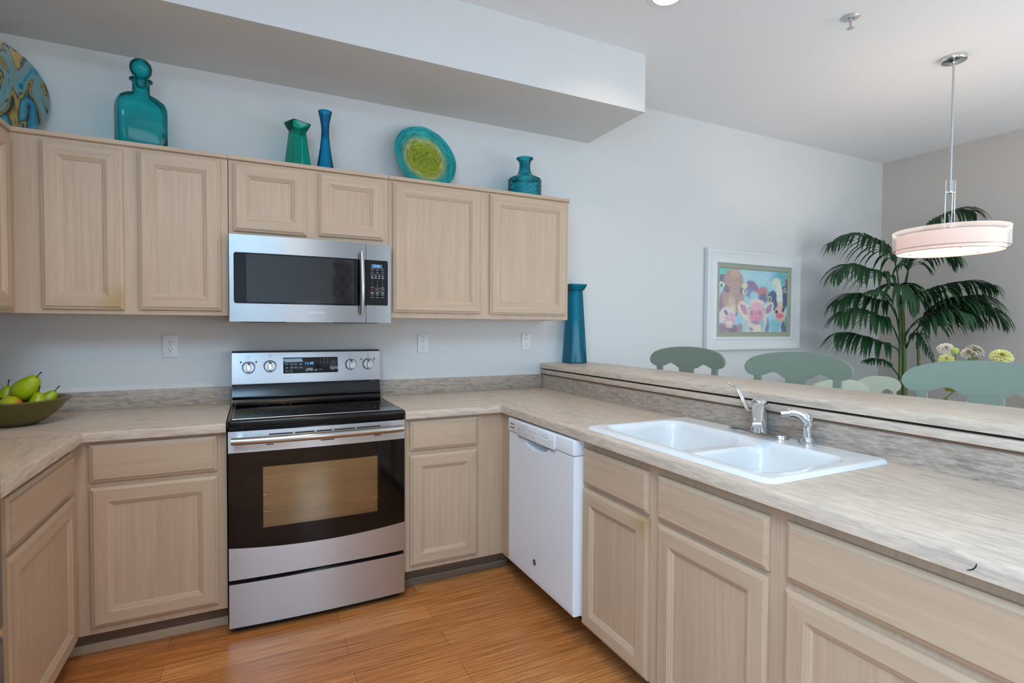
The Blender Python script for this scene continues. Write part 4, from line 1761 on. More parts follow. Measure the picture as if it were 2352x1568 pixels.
# ------------------------------------------------------------------ ceiling fittings
FITW = mat('fitting_white', (236, 236, 236), .4)
BRZ = mat('bronze_ring', (60, 52, 54), .4)
GOLD = mat('gold_reflector', (222, 186, 132), .5)
BULB = mat('warm_bulb', (255, 240, 210), .4, emit=(255, 205, 140), es=3)
for k, (lx, ly) in enumerate(LAMPS):
    t = thing('recessed_light', ('round recessed ceiling light glowing warm at the top photo edge', 'unseen round recessed ceiling light added in front of the stove for its light', 'unseen round recessed ceiling light added nearest the added skylight for its light')[k], 'ceiling light', (lx, ly, ZC), 'recessed ceiling lights')
    b = B()
    lathe(b, [(.076, -.004), (.098, -.003), (.1, -.0005), (.077, -.0005)], (lx, ly, ZC), n=48, cap0=False, cap1=False)
    obj('trim_ring', b, FITW, t)
    b = B()
    lathe(b, [(.0775, -.004), (.0745, -.004), (.0745, .001), (.0775, .002)], (lx, ly, ZC), n=48, cap0=False, cap1=False)
    obj('inner_ring', b, BRZ, t)
    b = B()
    lathe(b, [(.0745, .001), (.070, .03), (.062, .07), (.05, .099), (.001, .1)], (lx, ly, ZC), n=48, cap0=False, cap1=False)
    obj('reflector_cone', b, GOLD, t)
    b = B()
    lathe(b, [(.001, .055), (.02, .057), (.030, .065), (.030, .08), (.02, .095)], (lx, ly, ZC), n=28, cap0=False)
    obj('bulb', b, BULB, t)

NICK = mat('sprinkler_nickel', (206, 208, 210), .35, metal=.4)
t = thing('fire_sprinkler', 'small chrome fire sprinkler head on the ceiling', 'sprinkler', (2.945, -1.395, ZC))
sx0, sy0 = 2.945, -1.395
b = B()
lathe(b, [(.044, -.0005), (.044, -.003), (.034, -.007), (.020, -.009), (.018, -.004)], (sx0, sy0, ZC), n=32)
obj('escutcheon', b, NICK, t)
b = B()
cyl(b, (sx0, sy0, ZC - .005), (sx0, sy0, ZC - .022), .010, .009)
for s in (-1, 1):
    tube(b, bez([(sx0 + s * .008, sy0 + s * .003, ZC - .018), (sx0 + s * .015, sy0 + s * .006, ZC - .034), (sx0 + s * .011, sy0 + s * .004, ZC - .050), (sx0, sy0, ZC - .056)], 5), .0026, 8)
obj('frame_arms', b, NICK, t)
b = B()
cyl(b, (sx0, sy0, ZC - .022), (sx0, sy0, ZC - .052), .0028)
obj('heat_bulb', b, RED, t)
b = B()
n = 24
loft(b, [[(sx0 + (.020 if k % 4 < 2 else .012) * math.cos(2 * PI * k / n), sy0 + (.020 if k % 4 < 2 else .012) * math.sin(2 * PI * k / n), ZC - z) for k in range(n)] for z in (.056, .059)])
obj('deflector', b, NICK, t)

PX, PY = 3.925, -1.415
t = thing('pendant_lamp', 'drum pendant lamp with sheer white shade hanging over the dining table', 'lamp', (PX, PY, ZC))
b = B()
lathe(b, [(.066, -.0005), (.066, -.016), (.062, -.022), (.020, -.024), (.008, -.034), (.008, -.024)], (PX, PY, ZC), n=40)
obj('canopy', b, CHROME, t)
b = B()
cyl(b, (PX, PY, ZC - .03), (PX, PY, 2.16), .0062)
obj('rod', b, mat('pale_nickel', (200, 202, 204), .3, metal=.8), t)
b = B()
for dx, dy in ((.026, -.0125), (-.026, .0125), (.012, -.006)):
    cyl(b, (PX + dx, PY + dy, 2.235), (PX + dx, PY + dy, 1.93), .0031, n=10)
cyl(b, (PX, PY, 2.17), (PX, PY, 2.155), .012)
for dx, dy in ((.026, -.0125), (-.026, .0125), (.012, -.006)):
    cyl(b, (PX, PY, 2.163), (PX + dx, PY + dy, 2.163), .003, n=8)
obj('stem_cluster', b, CHROME, t)


def cloth_mat(name, col, through, solid):
    m, nt, pb = new_mat(name)
    N, L = nt.nodes, nt.links
    tr = N.new('ShaderNodeBsdfTransparent')
    df = N.new('ShaderNodeBsdfDiffuse')
    tl = N.new('ShaderNodeBsdfTranslucent')
    df.inputs['Color'].default_value = lin(*col)
    tl.inputs['Color'].default_value = lin(*col)
    a, c = N.new('ShaderNodeMixShader'), N.new('ShaderNodeMixShader')
    a.inputs[0].default_value = .5
    L.new(df.outputs[0], a.inputs[1])
    L.new(tl.outputs[0], a.inputs[2])
    c.inputs[0].default_value = solid
    L.new(tr.outputs[0], c.inputs[1])
    L.new(a.outputs[0], c.inputs[2])
    L.new(c.outputs[0], N['Material Output'].inputs['Surface'])
    return m


SHEER = cloth_mat('sheer_organza', (248, 247, 248), 1, .27)
b = B()
R1, R2 = .283, .262
z0, z1 = 1.815, 1.932
lathe(b, [(R1, z0 - ZC), (R1, z1 - ZC), (R1 - .0015, z1 - ZC), (R1 - .0015, z0 - ZC), (R1, z0 - ZC)], (PX, PY, ZC), n=72, cap0=False, cap1=False)
sh = obj('outer_shade', b, SHEER, t)
for z in (z0, z1):
    b = B()
    tube(b, [(PX + R1 * math.cos(2 * PI * k / 72), PY + R1 * math.sin(2 * PI * k / 72), z) for k in range(73)], .0022, 6)
    obj('rim_wire', b, SATIN if z == z0 else mat('white_wire', (238, 238, 240), .4), sh)
b = B()
lathe(b, [(R2, 1.797 - ZC), (R2, 1.905 - ZC), (R2 - .002, 1.905 - ZC), (R2 - .002, 1.797 - ZC), (R2, 1.797 - ZC)], (PX, PY, ZC), n=72, cap0=False, cap1=False)
m_ = mat('linen_drum', (240, 214, 200), .8, emit=(255, 206, 186), es=.42)
isd = obj('inner_shade', b, m_, t)
b = B()
tube(b, [(PX + R2 * math.cos(2 * PI * k / 72), PY + R2 * math.sin(2 * PI * k / 72), 1.797) for k in range(73)], .002, 6)
obj('rim_wire', b, SATIN, isd)
b = B()
lathe(b, [(.001, 1.803 - ZC), (R2 - .004, 1.803 - ZC), (R2 - .004, 1.806 - ZC), (.001, 1.806 - ZC)], (PX, PY, ZC), n=64, cap0=False, cap1=False)
m = mat('lit_diffuser', (250, 240, 228), .6, emit=(255, 232, 208), es=.95)
df_ = obj('diffuser', b, m, t)
for a in (100, 220, 340):
    b = B()
    a = math.radians(a)
    cyl(b, (PX + .2 * math.cos(a), PY + .2 * math.sin(a), 1.8035), (PX + .2 * math.cos(a), PY + .2 * math.sin(a), 1.798), .006)
    obj('finial', b, SATIN, df_)
pl = bpy.data.lights.new('pendant_bulb', 'POINT')
pl.energy = 4
pl.color = (1, .78, .58)
pl.shadow_soft_size = .06
po = bpy.data.objects.new('pendant_bulb', pl)
po.location = (PX, PY, 1.86)
COL.objects.link(po)

# ------------------------------------------------------------------ the framed print on the dining wall
t = thing('framed_picture', 'white framed pastel painting of two cows and a pig on the dining wall', 'picture', (3.93, -.03, 1.56))
X0, X1, Z0, Z1 = 3.367, 4.492, 1.147, 1.968
ff = lambda u, v, n: Vector((u, -.004 - n, v))
b = B()
rect_rings(b, ff, X0, X1, Z0, Z1, [(0, 0), (0, .034), (.006, .040), (.022, .040), (.030, .036), (.060, .028), (.080, .028), (.092, .034), (.106, .034), (.110, .026), (.110, .012)], cap=False)
FRW = mat('picture_white_frame', (228, 230, 228), .45, bump=.3, bscale=90)
obj('frame', b, [FRW, FRW], t, ang=25)
b = B()
rect_rings(b, ff, X0 + .110, X1 - .110, Z0 + .110, Z1 - .110, [(0, .010), (0, .020), (.030, .020), (.034, .022), (.040, .016), (.040, .010)], cap=False)
SG = mat('picture_sage_liner', (166, 168, 150), .5)
obj('liner', b, [SG, SG], t, ang=25)


def vnoise(x, y, s=0):
    def hsh(i, j):
        return (math.sin(i * 127.1 + j * 311.7 + s * 74.7) * 43758.5453) % 1
    i, j = math.floor(x), math.floor(y)
    fx_, fy_ = sm(x - i), sm(y - j)
    return (hsh(i, j) * (1 - fx_) + hsh(i + 1, j) * fx_) * (1 - fy_) + (hsh(i, j + 1) * (1 - fx_) + hsh(i + 1, j + 1) * fx_) * fy_


# brush shapes in order: (cx, cy, rx, ry, degrees, colour, softness); the picture is 1 wide, 1 high, y up
SHAPES = [
    (.05, .93, .12, .12, 0, (92, 200, 190), .4), (.90, .88, .16, .18, 0, (96, 176, 186), .5),
    (.46, .72, .10, .13, 20, (140, 112, 150), .25), (.43, .63, .09, .09, 0, (120, 134, 178), .4),
    (.62, .64, .10, .11, -15, (196, 122, 120), .25), (.63, .55, .10, .09, 0, (116, 112, 150), .4), (.50, .58, .08, .10, 0, (168, 210, 222), .5),
    # brown cow
    (.06, .82, .10, .10, 20, (120, 104, 130), .3), (.20, .80, .15, .22, 0, (178, 140, 132), .18), (.07, .42, .09, .24, 0, (150, 112, 134), .3),
    (.20, .55, .17, .30, 0, (184, 146, 140), .2), (.22, .93, .08, .10, 0, (196, 160, 140), .3), (.10, .68, .05, .08, 20, (120, 104, 124), .4),
    (.33, .66, .05, .08, -10, (128, 116, 140), .4), (.17, .40, .07, .24, 0, (212, 178, 158), .4), (.20, .28, .055, .20, 0, (232, 210, 176), .4),
    (.035, .74, .045, .06, 10, (222, 226, 190), .2), (.03, .73, .018, .035, 0, (70, 110, 120), .3), (.36, .74, .045, .06, 0, (222, 220, 170), .3),
    (.36, .64, .04, .045, 0, (226, 216, 200), .2), (.365, .645, .016, .026, 0, (90, 100, 140), .3),
    (.05, .06, .12, .10, 0, (150, 124, 142), .4), (.20, .04, .10, .10, 0, (128, 108, 134), .4), (.30, .06, .05, .10, 0, (170, 132, 150), .4),
    (.12, .26, .12, .16, 0, (226, 214, 204), .2), (.17, .23, .10, .09, 0, (226, 176, 200), .35), (.10, .31, .022, .05, 25, (110, 110, 140), .3), (.25, .28, .018, .03, -20, (120, 120, 150), .3),
    (.15, .15, .09, .055, 0, (206, 172, 176), .2), (.145, .145, .055, .035, 0, (238, 222, 216), .2), (.15, .09, .06, .03, 0, (222, 190, 190), .3),
    # black and white cow
    (.72, .58, .05, .10, 15, (150, 180, 160), .3), (.80, .52, .10, .18, 12, (70, 92, 124), .15), (.95, .58, .09, .22, -8, (64, 80, 112), .15),
    (.88, .62, .055, .26, 4, (232, 232, 222), .2), (.83, .82, .08, .10, 0, (226, 228, 200), .4), (.73, .55, .035, .05, 0, (220, 196, 150), .3), (.73, .545, .015, .03, 0, (60, 70, 110), .3),
    (.965, .70, .03, .05, 0, (214, 196, 140), .3), (.97, .70, .012, .03, 0, (40, 50, 80), .3), (.985, .82, .02, .08, 0, (120, 70, 100), .3),
    (.89, .42, .05, .10, 0, (240, 198, 160), .3), (.89, .32, .095, .13, 0, (238, 190, 176), .2), (.84, .34, .024, .036, 0, (60, 54, 88), .2), (.945, .37, .022, .036, 0, (60, 54, 88), .2),
    (.89, .27, .065, .05, 0, (226, 108, 138), .25), (.89, .19, .085, .045, 0, (240, 176, 140), .2), (.82, .10, .10, .14, 0, (130, 194, 210), .3), (.96, .08, .05, .12, 0, (76, 96, 130), .3), (.985, .18, .02, .10, 0, (110, 170, 130), .3),
    (.70, .10, .04, .16, 0, (112, 130, 160), .4),
    # pig
    (.52, .20, .19, .28, 0, (236, 212, 214), .15), (.36, .36, .09, .16, 25, (236, 222, 184), .2), (.35, .37, .045, .11, 25, (206, 140, 182), .3),
    (.71, .38, .08, .15, -25, (228, 226, 196), .2), (.72, .38, .045, .11, -25, (168, 130, 176), .3), (.54, .47, .13, .08, 0, (238, 214, 206), .3),
    (.535, .30, .125, .20, 0, (240, 176, 190), .15), (.54, .25, .10, .12, 0, (236, 142, 166), .3), (.47, .31, .025, .036, 0, (150, 144, 164), .2), (.585, .31, .025, .036, 0, (150, 144, 164), .2),
    (.42, .38, .016, .025, 0, (120, 190, 180), .3), (.645, .37, .014, .02, 0, (110, 120, 150), .3), (.53, .16, .09, .03, 0, (168, 150, 176), .3), (.53, .12, .05, .02, 0, (224, 150, 160), .3),
    (.55, .05, .11, .08, 0, (240, 222, 200), .3), (.46, .05, .05, .03, -30, (140, 150, 200), .4), (.38, .10, .04, .12, 0, (160, 214, 200), .5), (.63, .12, .035, .14, 0, (150, 206, 204), .5),
]


def paint(x, y):
    n1, n2 = vnoise(x * 9, y * 8, 1), vnoise(x * 26, y * 20, 2)
    c = [150 + 26 * n1, 206 + 16 * n1, 222 + 10 * n2]
    xw, yw = x + .012 * (n2 - .5), y + .014 * (vnoise(x * 22, y * 24, 3) - .5)
    for cx, cy, rx, ry, dg, col, so_ in SHAPES:
        a = math.radians(dg)
        dx, dy = xw - cx, yw - cy
        u, v = (dx * math.cos(a) + dy * math.sin(a)) / rx, (-dx * math.sin(a) + dy * math.cos(a)) / ry
        d = math.hypot(u, v)
        if d < 1:
            k = min(1, (1 - d) / so_)
            c = [p * (1 - k) + q * k for p, q in zip(c, col)]
    j = 14 * (vnoise(x * 60, y * 46, 5) - .5)
    c = [q * .80 + 236 * .20 for q in c]  # whitened all over, painting in the hazy sheen of the glazing
    return lin(*[max(0, min(255, q + j)) for q in c])


b = B()
GX, GZ = 150, 104
U0, U1, V0, V1 = X0 + .149, X1 - .149, Z0 + .149, Z1 - .149
vv = [[b.verts.new(ff(U0 + (U1 - U0) * i / GX, V0 + (V1 - V0) * j / GZ, .012)) for i in range(GX + 1)] for j in range(GZ + 1)]
for j in range(GZ):
    for i in range(GX):
        b.faces.new((vv[j][i], vv[j][i + 1], vv[j + 1][i + 1], vv[j + 1][i]))
m, nt, pb = new_mat('painted_canvas')
at = nt.nodes.new('ShaderNodeAttribute')
at.attribute_name = 'paint'
nt.links.new(at.outputs['Color'], pb.inputs['Base Color'])
pb.inputs['Roughness'].default_value = .35
pb.inputs['Coat Weight'].default_value = .6
pb.inputs['Coat Roughness'].default_value = .05
cv = obj('canvas', b, m, t)
ca = cv.data.color_attributes.new('paint', 'FLOAT_COLOR', 'POINT')
base = WL[t.name]
for i, v in enumerate(cv.data.vertices):
    p = v.co + base
    ca.data[i].color = paint((p.x - U0) / (U1 - U0), (p.z - V0) / (V1 - V0))

# ------------------------------------------------------------------ bar stools and dining chairs
CREST = [(0, 1.209), (.05, 1.2075), (.10, 1.203), (.15, 1.1945), (.19, 1.183), (.217, 1.171), (.236, 1.155), (.247, 1.138), (.25, 1.122), (.246, 1.105), (.236, 1.092), (.220, 1.083), (.20, 1.0785), (.178, 1.0775), (.158, 1.083), (.140, 1.092), (.124, 1.0985), (.110, 1.1005), (.096, 1.098), (.082, 1.091), (.068, 1.081), (.058, 1.0755), (.052, 1.0745)]
CREST = [(max(0, p.x), p.y) for p in bez([(u, v, 0) for u, v in CREST], 3)]
CREST = CREST + [(-u, v) for u, v in reversed(CREST[1:-1])]


def make_chair(name, label, cat, group, seat_z, top_z, SAGE=SAGE):
    """local frame: the sitter looks towards -x, the back stands at +x"""
    t = thing(name, label, cat, (0, 0, 0), group)
    dz = top_z - 1.209
    bend = lambda u: .205 - .32 * u * u
    b = B()
    nn = 25
    # crest: outline cut in columns and bent along its width
    tb = bmesh.new()
    tb.faces.new([tb.verts.new((u, v, 0)) for u, v in CREST])
    for k in range(1, nn):
        bmesh.ops.bisect_plane(tb, geom=tb.verts[:] + tb.edges[:] + tb.faces[:], plane_co=(-.25 + .5 * k / nn, 0, 0), plane_no=(1, 0, 0))
    bmesh.ops.remove_doubles(tb, verts=tb.verts, dist=1e-5)
    r = bmesh.ops.extrude_face_region(tb, geom=tb.faces[:])
    for v in r['geom']:
        if isinstance(v, bmesh.types.BMVert):
            v.co.z = .022
    vm = {v: b.verts.new((bend(v.co.x) + v.co.z, v.co.x, v.co.y + dz)) for v in tb.verts}
    for f in tb.faces:
        try:
            b.faces.new([vm[v] for v in f.verts])
        except ValueError:
            pass
    tb.free()
    obj('crest_rail', b, SAGE, t, ang=40)
    b = B()
    zt = 1.0765 + dz
    loft(b, [[(x, u, z) for x, u in ((.198, -w), (.198, w), (.210, w), (.210, -w))] for z, w in ((zt, .050), (zt - .10, .042), (zt - .2, .036), (seat_z + .002, .036))])
    obj('splat', b, SAGE, t)
    for s in (-1, 1):
        b = B()
        loft(b, [[(x - .32 * .185 ** 2 + .003, s * u, z) for x, u in ((.198 - (0 if z > seat_z else .01), w - .017), (.198, w + .017), (.222, w + .017), (.222, w - .017))] for z, w in ((1.083 + dz, .186), ((1.08 + dz + seat_z) / 2, .178), (seat_z - .02, .170))])
        obj('back_post', b, SAGE, t)
    b = B()
    rings = []
    for z, s in ((seat_z - .030, .96), (seat_z - .024, 1), (seat_z - .008, 1), (seat_z - .002, .985), (seat_z + .001, .94)):
        rings.append([(x - .0, y, z) for x, y, _ in sq_ring(0, 0, 0, .215 * s, .22 * s, 4.5, 40, 0)])
    loft(b, rings)
    obj('seat', b, SAGE, t)
    for sx_, sy_ in ((-1, -1), (-1, 1), (1, -1), (1, 1)):
        b = B()
        cyl(b, (sx_ * .205, sy_ * .195, 0), (sx_ * .165, sy_ * .165, seat_z - .028), .0155, .020, 14)
        obj('leg', b, SAGE, t)
    h_ = .32 * seat_z + .04
    q = .205 - .04 * h_ / seat_z
    q2 = .195 - .03 * h_ / seat_z
    for p0, p1 in (((-q, -q2, h_), (-q, q2, h_)), ((q, -q2, h_ + .05), (q, q2, h_ + .05)), ((-q, -q2, h_ + .09), (q, -q2, h_ + .09)), ((-q, q2, h_ + .09), (q, q2, h_ + .09))):
        b = B()
        cyl(b, p0, p1, .010, n=12)
        obj('stretcher', b, SAGE, t)
    return t


ST = [((2.555, -.655), 'sage green bar stool at the far end of the bar, nearest the kitchen wall'),
      ((2.555, -1.405), 'sage green bar stool in the middle of the three at the bar'),
      ((2.555, -2.170), 'sage green bar stool nearest the camera, cut by the right photo edge')]
rz = math.radians(18)
proto = make_chair('bar_stool', ST[0][1], 'stool', 'sage stools at the bar', .75, 1.209)
for k, ((x, y), lab) in enumerate(ST):
    rx_, ry_ = x - .205 * math.cos(rz), y - .205 * math.sin(rz)
    if k == 0:
        proto.location = (rx_, ry_, 0)
        proto.rotation_euler = (0, 0, rz)
    else:
        dup(proto, (rx_, ry_, 0), rz, lab)
CHS = [((4.00, -.71), 75, 'sage dining chair painted lighter as if lit, half hidden behind the middle bar stool'),
       ((4.55, -.66), 82, 'sage dining chair painted lighter as if lit, beside the palm, right of the other pale chair'),
       ((5.235, -1.37), 0, 'sage dining chair at the far head of the table, seen under the nearest stool back')]
proto = make_chair('dining_chair', CHS[0][2], 'chair', 'sage dining chairs', .46, .955, SAGE_LIT)
for k, ((x, y), rz, lab) in enumerate(CHS):
    rz = math.radians(rz)
    p = (x - .205 * math.cos(rz), y - .205 * math.sin(rz), 0)
    if k == 0:
        proto.location = p
        proto.rotation_euler = (0, 0, rz)
    else:
        dup(proto, p, rz, lab)

t = thing('dining_table', 'pale wooden dining table under the pendant lamp', 'table', (4.2, -1.42, 0))
b = B()
box(b, 3.55, 4.86, -1.82, -1.02, .725, .757, .008)
obj('tabletop', b, WOODX, t)
b = B()
frame_ring(b, lambda u, v, n: Vector((u, v, n)), 3.62, 4.79, -1.75, -1.09, .02, .65, .7255)
obj('apron', b, SAGE, t)
for x in (3.65, 4.76):
    for y in (-1.72, -1.12):
        b = B()
        cyl(b, (x, y, 0), (x, y, .7255), .022, .034, 14)
        obj('leg', b, SAGE, t)

# ------------------------------------------------------------------ flowers on the table
VX, VY = 3.86, -1.60
t = thing('flower_vase', 'white ceramic vase of mums on the dining table', 'vase', (VX, VY, .757))
b = B()
lathe(b, [(.045, .0005), (.058, .02), (.066, .07), (.055, .13), (.042, .165), (.048, .185), (.044, .185), (.037, .165), (.050, .13), (.060, .07), (.050, .02), (.001, .012)], (VX, VY, .757), n=32)
obj('body', b, WHITE, t)
CREAM = mat('cream_petals', (240, 228, 206), .6, var=.06, vscale=40)
YELL = mat('yellow_petals', (238, 230, 150), .6, var=.12, vscale=30)
LIME = mat('lime_bud', (196, 206, 100), .6, var=.12, vscale=40)


def bloom(bm, c, ax, r, seed, layers=6):
    rnd = random.Random(seed)
    c = Vector(c)
    x, y, d = basis(ax)
    for L_ in range(layers):
        f = L_ / (layers - 1)
        el = math.radians(-12 + 92 * f)
        n = int(20 - 12 * f)
        ln = r * (1.0 - .42 * f)
        for k in range(n):
            a = 2 * PI * (k + .5 * (L_ % 2) + rnd.uniform(-.2, .2)) / n
            o = x * math.cos(a) + y * math.sin(a)
            s = x * -math.sin(a) + y * math.cos(a)
            e = el + rnd.uniform(-.15, .15)
            w = r * .17
            p0 = c + d * (r * .1 * f)
            tip = o * (ln * math.cos(e)) + d * (ln * math.sin(e) * .72)
            mid = p0 + tip * .6 + d * r * .05
            bend_ = p0 + tip - d * (r * .06) + o * 0
            v = [bm.verts.new(q) for q in (p0 - s * w * .25, p0 + s * w * .25, mid + s * w, bend_ + s * w * .5, bend_ + tip * .05 + d * r * .02, bend_ - s * w * .5, mid - s * w)]
            m0 = bm.verts.new(mid - d * r * .04)
            for q in ((0, 1, m0), ):
                bm.faces.new((v[0], v[1], m0))
            bm.faces.new((v[1], v[2], m0))
            bm.faces.new((v[2], v[3], m0))
            bm.faces.new((v[3], v[4], m0))
            bm.faces.new((v[4], v[5], m0))
            bm.faces.new((v[5], v[6], m0))
            bm.faces.new((v[6], v[0], m0))


for k, (c, ax, r, m_, lab) in enumerate((
        ((3.845, -1.452, 1.212), (-.55, -.35, .75), .046, CREAM, 'cream mum highest on the left of the vase'),
        ((3.80, -1.475, 1.150), (-.7, -.3, .55), .040, YELL, 'yellow mum low on the left, half behind the stool back'),
        ((3.90, -1.540, 1.190), (-.6, -.1, .7), .040, CREAM, 'cream mum left behind the one with a bare stem'),
        ((3.86, -1.592, 1.208), (.1, -.5, .85), .049, CREAM, 'cream mum in the middle showing its green stem'),
        ((3.85, -1.715, 1.180), (-.5, -.35, .75), .054, YELL, 'pale yellow mum on the right of the bunch'),
        ((3.92, -1.83, 1.150), (.2, -.5, .7), .045, CREAM, 'white mum at the far right, just over the stool back'))):
    t = thing('mum_flower', lab, 'flower', c, 'mums in the table vase')
    b = B()
    bloom(b, c, ax, r, k)
    obj('bloom', b, m_, t, ang=60)
    b = B()
    a = Vector(c) - Vector(ax).normalized() * .012
    gx, gy = (.0, .003, .008, -.002, .004, -.004)[k], .024 - .0096 * k
    tube(b, bez([a, a - Vector(ax).normalized() * .015 - Vector((0, 0, .02)), (a.x * .5 + (VX + gx) * .5, a.y * .55 + (VY + gy) * .45, 1.05), (VX + gx, VY + gy, .94), (VX + gx, VY + gy * .9, .80)], 5), .0028, 7)
    lathe(b, [(.001, -.018), (.012, -.010), (.014, .0), (.006, .006)], c, ax, 12)
    obj('stem', b, GREEN, t)
    b = B()
    p = Vector(c) - Vector(ax).normalized() * .03 - Vector((0, 0, .018))
    for s in (-1, 1):
        d1 = Vector((.03, s * .022, -.012))
        w = Vector((.012, 0, .008))
        vs = [b.verts.new(q) for q in (p, p + d1 * .5 + w, p + d1, p + d1 * .5 - w)]
        b.faces.new(vs)
        r_ = bmesh.ops.extrude_face_region(b, geom=[f for f in b.faces if all(v in vs for v in f.verts)])
        for v in r_['geom']:
            if isinstance(v, bmesh.types.BMVert):
                v.co += Vector((0, 0, .0012))
    obj('leaf', b, GREEN, t)
t = thing('flower_bud', 'round lime green bud beside the highest cream mum', 'flower', (3.78, -1.527, 1.2015))
b = B()
lathe(b, [(.001, -.018), (.012, -.014), (.019, -.002), (.018, .010), (.009, .018), (.001, .019)], (3.78, -1.527, 1.2015), (-.1, -.1, 1), 20)
obj('bud', b, LIME, t)
b = B()
tube(b, bez([(3.78, -1.528, 1.19), (3.782, -1.535, 1.13), (3.80, -1.565, 1.02), (3.832, -1.585, .945), (3.835, -1.59, .82)], 5), .003, 7)
obj('stem', b, GREEN, t)
t = thing('leafy_sprig', 'yellow green leafy sprig hanging under the nearest stool back', 'plant', (3.86, -1.52, 1.0))
b = B()
sp_ = bez([(3.85, -1.588, .85), (3.848, -1.584, .945), (3.835, -1.55, .985), (3.845, -1.505, .965), (3.85, -1.455, .915), (3.85, -1.42, .88)], 6)
tube(b, sp_, .0025, 6)
obj('stem', b, GREEN, t)
LGR = mat('sprig_leaf', (124, 128, 48), .5, var=.2)
for p, d1 in (((3.85, -1.50, .962), (-.01, .058, .012)), ((3.85, -1.46, .920), (-.01, .02, -.055)), ((3.85, -1.425, .884), (0, .045, -.02))):
    b = B()
    p, d1 = Vector(p), Vector(d1)
    s = d1.cross(Vector((1, 0, .2))).normalized() * d1.length * .3
    ol = [p, p + d1 * .3 + s * .7, p + d1 * .45 + s * .5, p + d1 * .65 + s, p + d1 * .75 + s * .4, p + d1, p + d1 * .75 - s * .4, p + d1 * .65 - s, p + d1 * .45 - s * .5, p + d1 * .3 - s * .7]
    loft(b, [ol, [q + Vector((.0012, 0, 0)) for q in ol]])
    obj('leaf', b, LGR, t)

# ------------------------------------------------------------------ the palm in the corner
t = thing('potted_palm', 'tall dark green palm plant in the far corner of the dining area', 'plant', (5.12, -.57, 0))
b = B()
lathe(b, [(.12, .001), (.13, .01), (.165, .26), (.172, .27), (.172, .285), (.155, .285), (.15, .25), (.001, .245)], (5.12, -.57, 0), n=36)
obj('pot', b, mat('terracotta_dark', (92, 70, 56), .6, var=.1), t)
for pts, r in (([(5.10, -.575, .245), (5.10, -.58, .79), (5.095, -.57, 1.2), (5.075, -.555, 1.62)], .021),
               ([(5.07, -.56, .245), (5.068, -.56, .9), (5.065, -.555, 1.30), (5.06, -.545, 1.56)], .016),
               ([(5.17, -.61, .245), (5.195, -.635, .79), (5.20, -.63, 1.10), (5.19, -.62, 1.30)], .015)):
    b = B()
    cv_ = bez(pts, 8)
    tube(b, cv_, [r * (1 - .45 * k / (len(cv_) - 1)) * (1.08 if k % 4 == 0 else 1) for k in range(len(cv_))], 12)
    obj('cane', b, STEM, t)
FR = [
    [(5.06, -.54, 1.57), (5.06, -.53, 1.76), (5.03, -.49, 1.96), (4.9, -.42, 2.08), (4.74, -.33, 2.14), (4.58, -.25, 2.07)],
    [(5.06, -.55, 1.53), (5.01, -.54, 1.66), (4.9, -.5, 1.78), (4.71, -.43, 1.84), (4.59, -.39, 1.86), (4.48, -.35, 1.79)],
    [(5.06, -.55, 1.31), (5.01, -.52, 1.52), (4.85, -.44, 1.58), (4.71, -.37, 1.62), (4.58, -.31, 1.56)],
    [(5.06, -.56, 1.2), (4.95, -.54, 1.37), (4.79, -.5, 1.44), (4.6, -.45, 1.49), (4.45, -.41, 1.44)],
    [(5.07, -.56, 1.05), (5.03, -.55, 1.16), (4.9, -.5, 1.21), (4.75, -.44, 1.26), (4.63, -.38, 1.29), (4.54, -.35, 1.28)],
    [(5.09, -.56, 1.53), (5.05, -.6, 1.58), (5.11, -.68, 1.63), (5.23, -.79, 1.69), (5.37, -.91, 1.72), (5.47, -1.0, 1.69)],
    [(5.1, -.57, 1.2), (5.07, -.62, 1.33), (5.21, -.75, 1.47), (5.33, -.88, 1.5), (5.43, -1.0, 1.5), (5.47, -1.07, 1.43)],
    [(5.11, -.58, 1.16), (5.05, -.67, 1.31), (5.05, -.79, 1.41), (5.05, -.92, 1.47), (5.06, -1.02, 1.45)],
    [(5.1, -.56, 1.57), (5.1, -.58, 1.76), (5.13, -.61, 2.01), (5.24, -.68, 2.22), (5.41, -.78, 2.33), (5.50, -.84, 2.32)],
    [(5.09, -.56, 1.55), (5.04, -.6, 1.75), (5.04, -.66, 1.93), (5.1, -.76, 1.99), (5.19, -.87, 1.93)],
    [(5.08, -.55, 1.53), (4.97, -.59, 1.64), (4.86, -.64, 1.69), (4.84, -.72, 1.66), (4.83, -.80, 1.56)],
    [(5.1, -.57, 1.16), (5.05, -.66, 1.27), (5.0, -.74, 1.28), (4.97, -.85, 1.09)],
    [(5.07, -.57, .90), (4.94, -.54, 1.03), (4.80, -.52, 1.08), (4.68, -.50, 1.07)],
    [(5.09, -.57, 1.25), (5.10, -.66, 1.40), (5.16, -.80, 1.46), (5.24, -.95, 1.38)],
    [(5.18, -.62, 1.2), (5.20, -.70, 1.42), (5.30, -.82, 1.56), (5.42, -.93, 1.60), (5.49, -.98, 1.55)],
    [(5.19, -.62, 1.16), (5.16, -.65, 1.37), (5.23, -.74, 1.53), (5.3, -.83, 1.57), (5.37, -.92, 1.46)],
    [(5.05, -.55, 1.39), (4.85, -.57, 1.56), (4.66, -.59, 1.64), (4.5, -.60, 1.62)],
]
rnd = random.Random(5)
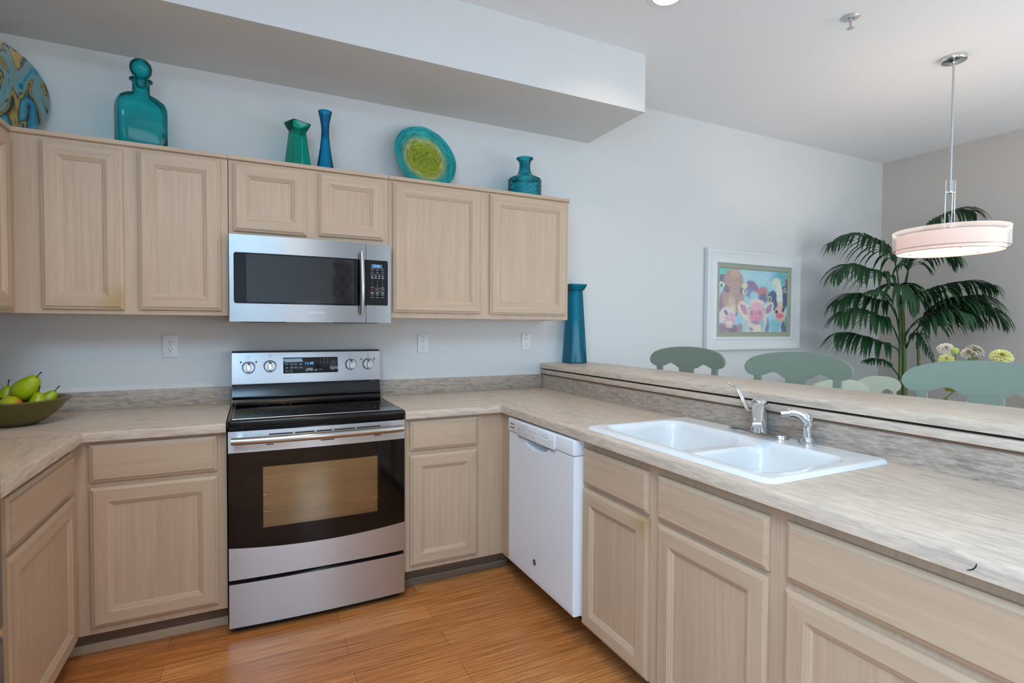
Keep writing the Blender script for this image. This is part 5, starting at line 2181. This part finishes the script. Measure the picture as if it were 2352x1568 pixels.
for k, pts in enumerate(FR):
    b = B()
    cv_ = bez(pts, 10)
    n = len(cv_)
    tube(b, cv_, [.0055 * (1 - .8 * i / (n - 1)) + .0008 for i in range(n)], 6)
    small = len(pts) <= 4
    tot = sum((cv_[i + 1] - cv_[i]).length for i in range(n - 1))
    cnt = 15 if small else 25
    for i in range(cnt):
        f = .34 + .66 * i / (cnt - 1)
        x = f * (n - 1)
        i0 = min(int(x), n - 2)
        p = cv_[i0].lerp(cv_[i0 + 1], x - i0)
        tg = (cv_[i0 + 1] - cv_[i0]).normalized()
        sd = tg.cross(Vector((0, 0, 1)))
        sd = sd.normalized() if sd.length > .05 else Vector((.44, .9, 0))
        g = (f - .34) / .66
        ln = (.36 if not small else .13) * (.62 + .75 * math.sin(PI * min(1, .18 + .80 * g)) * .5) * (1 - .38 * g ** 3) * rnd.uniform(.86, 1.1)
        for s in (-1, 1):
            dr_ = rnd.uniform(-.14, .14)
            d0 = (sd * s * (.62 + dr_) + tg * (.50 + .5 * g) + Vector((0, 0, .10 + dr_ * .5))).normalized()
            wv = (.0150 if not small else .010) * rnd.uniform(.85, 1.15) * (1 - .4 * g)
            prev = None
            q = Vector(p)
            dd_ = d0.copy()
            stp = 6
            for j in range(stp + 1):
                h_ = j / stp
                w = wv * (math.sin(PI * min(1, .16 + .84 * h_)) ** .8 + .02) if j < stp else .0006
                ws = dd_.cross(Vector((0, 0, 1)))
                ws = ws.normalized() if ws.length > .15 else tg
                up_ = ws.cross(dd_).normalized()
                row = [b.verts.new(q - ws * w + up_ * w * .25), b.verts.new(q), b.verts.new(q + ws * w + up_ * w * .25)]
                if prev:
                    for a_ in (0, 1):
                        b.faces.new((prev[a_], prev[a_ + 1], row[a_ + 1], row[a_]))
                prev = row
                q = q + dd_ * (ln / stp)
                q.y = min(q.y, -.012)
                q.x = min(q.x, XR - .012)
                dd_ = (dd_ + Vector((0, 0, -.34 - .1 * (1 - g)))).normalized()
    obj('frond', b, LEAF, t, ang=70)
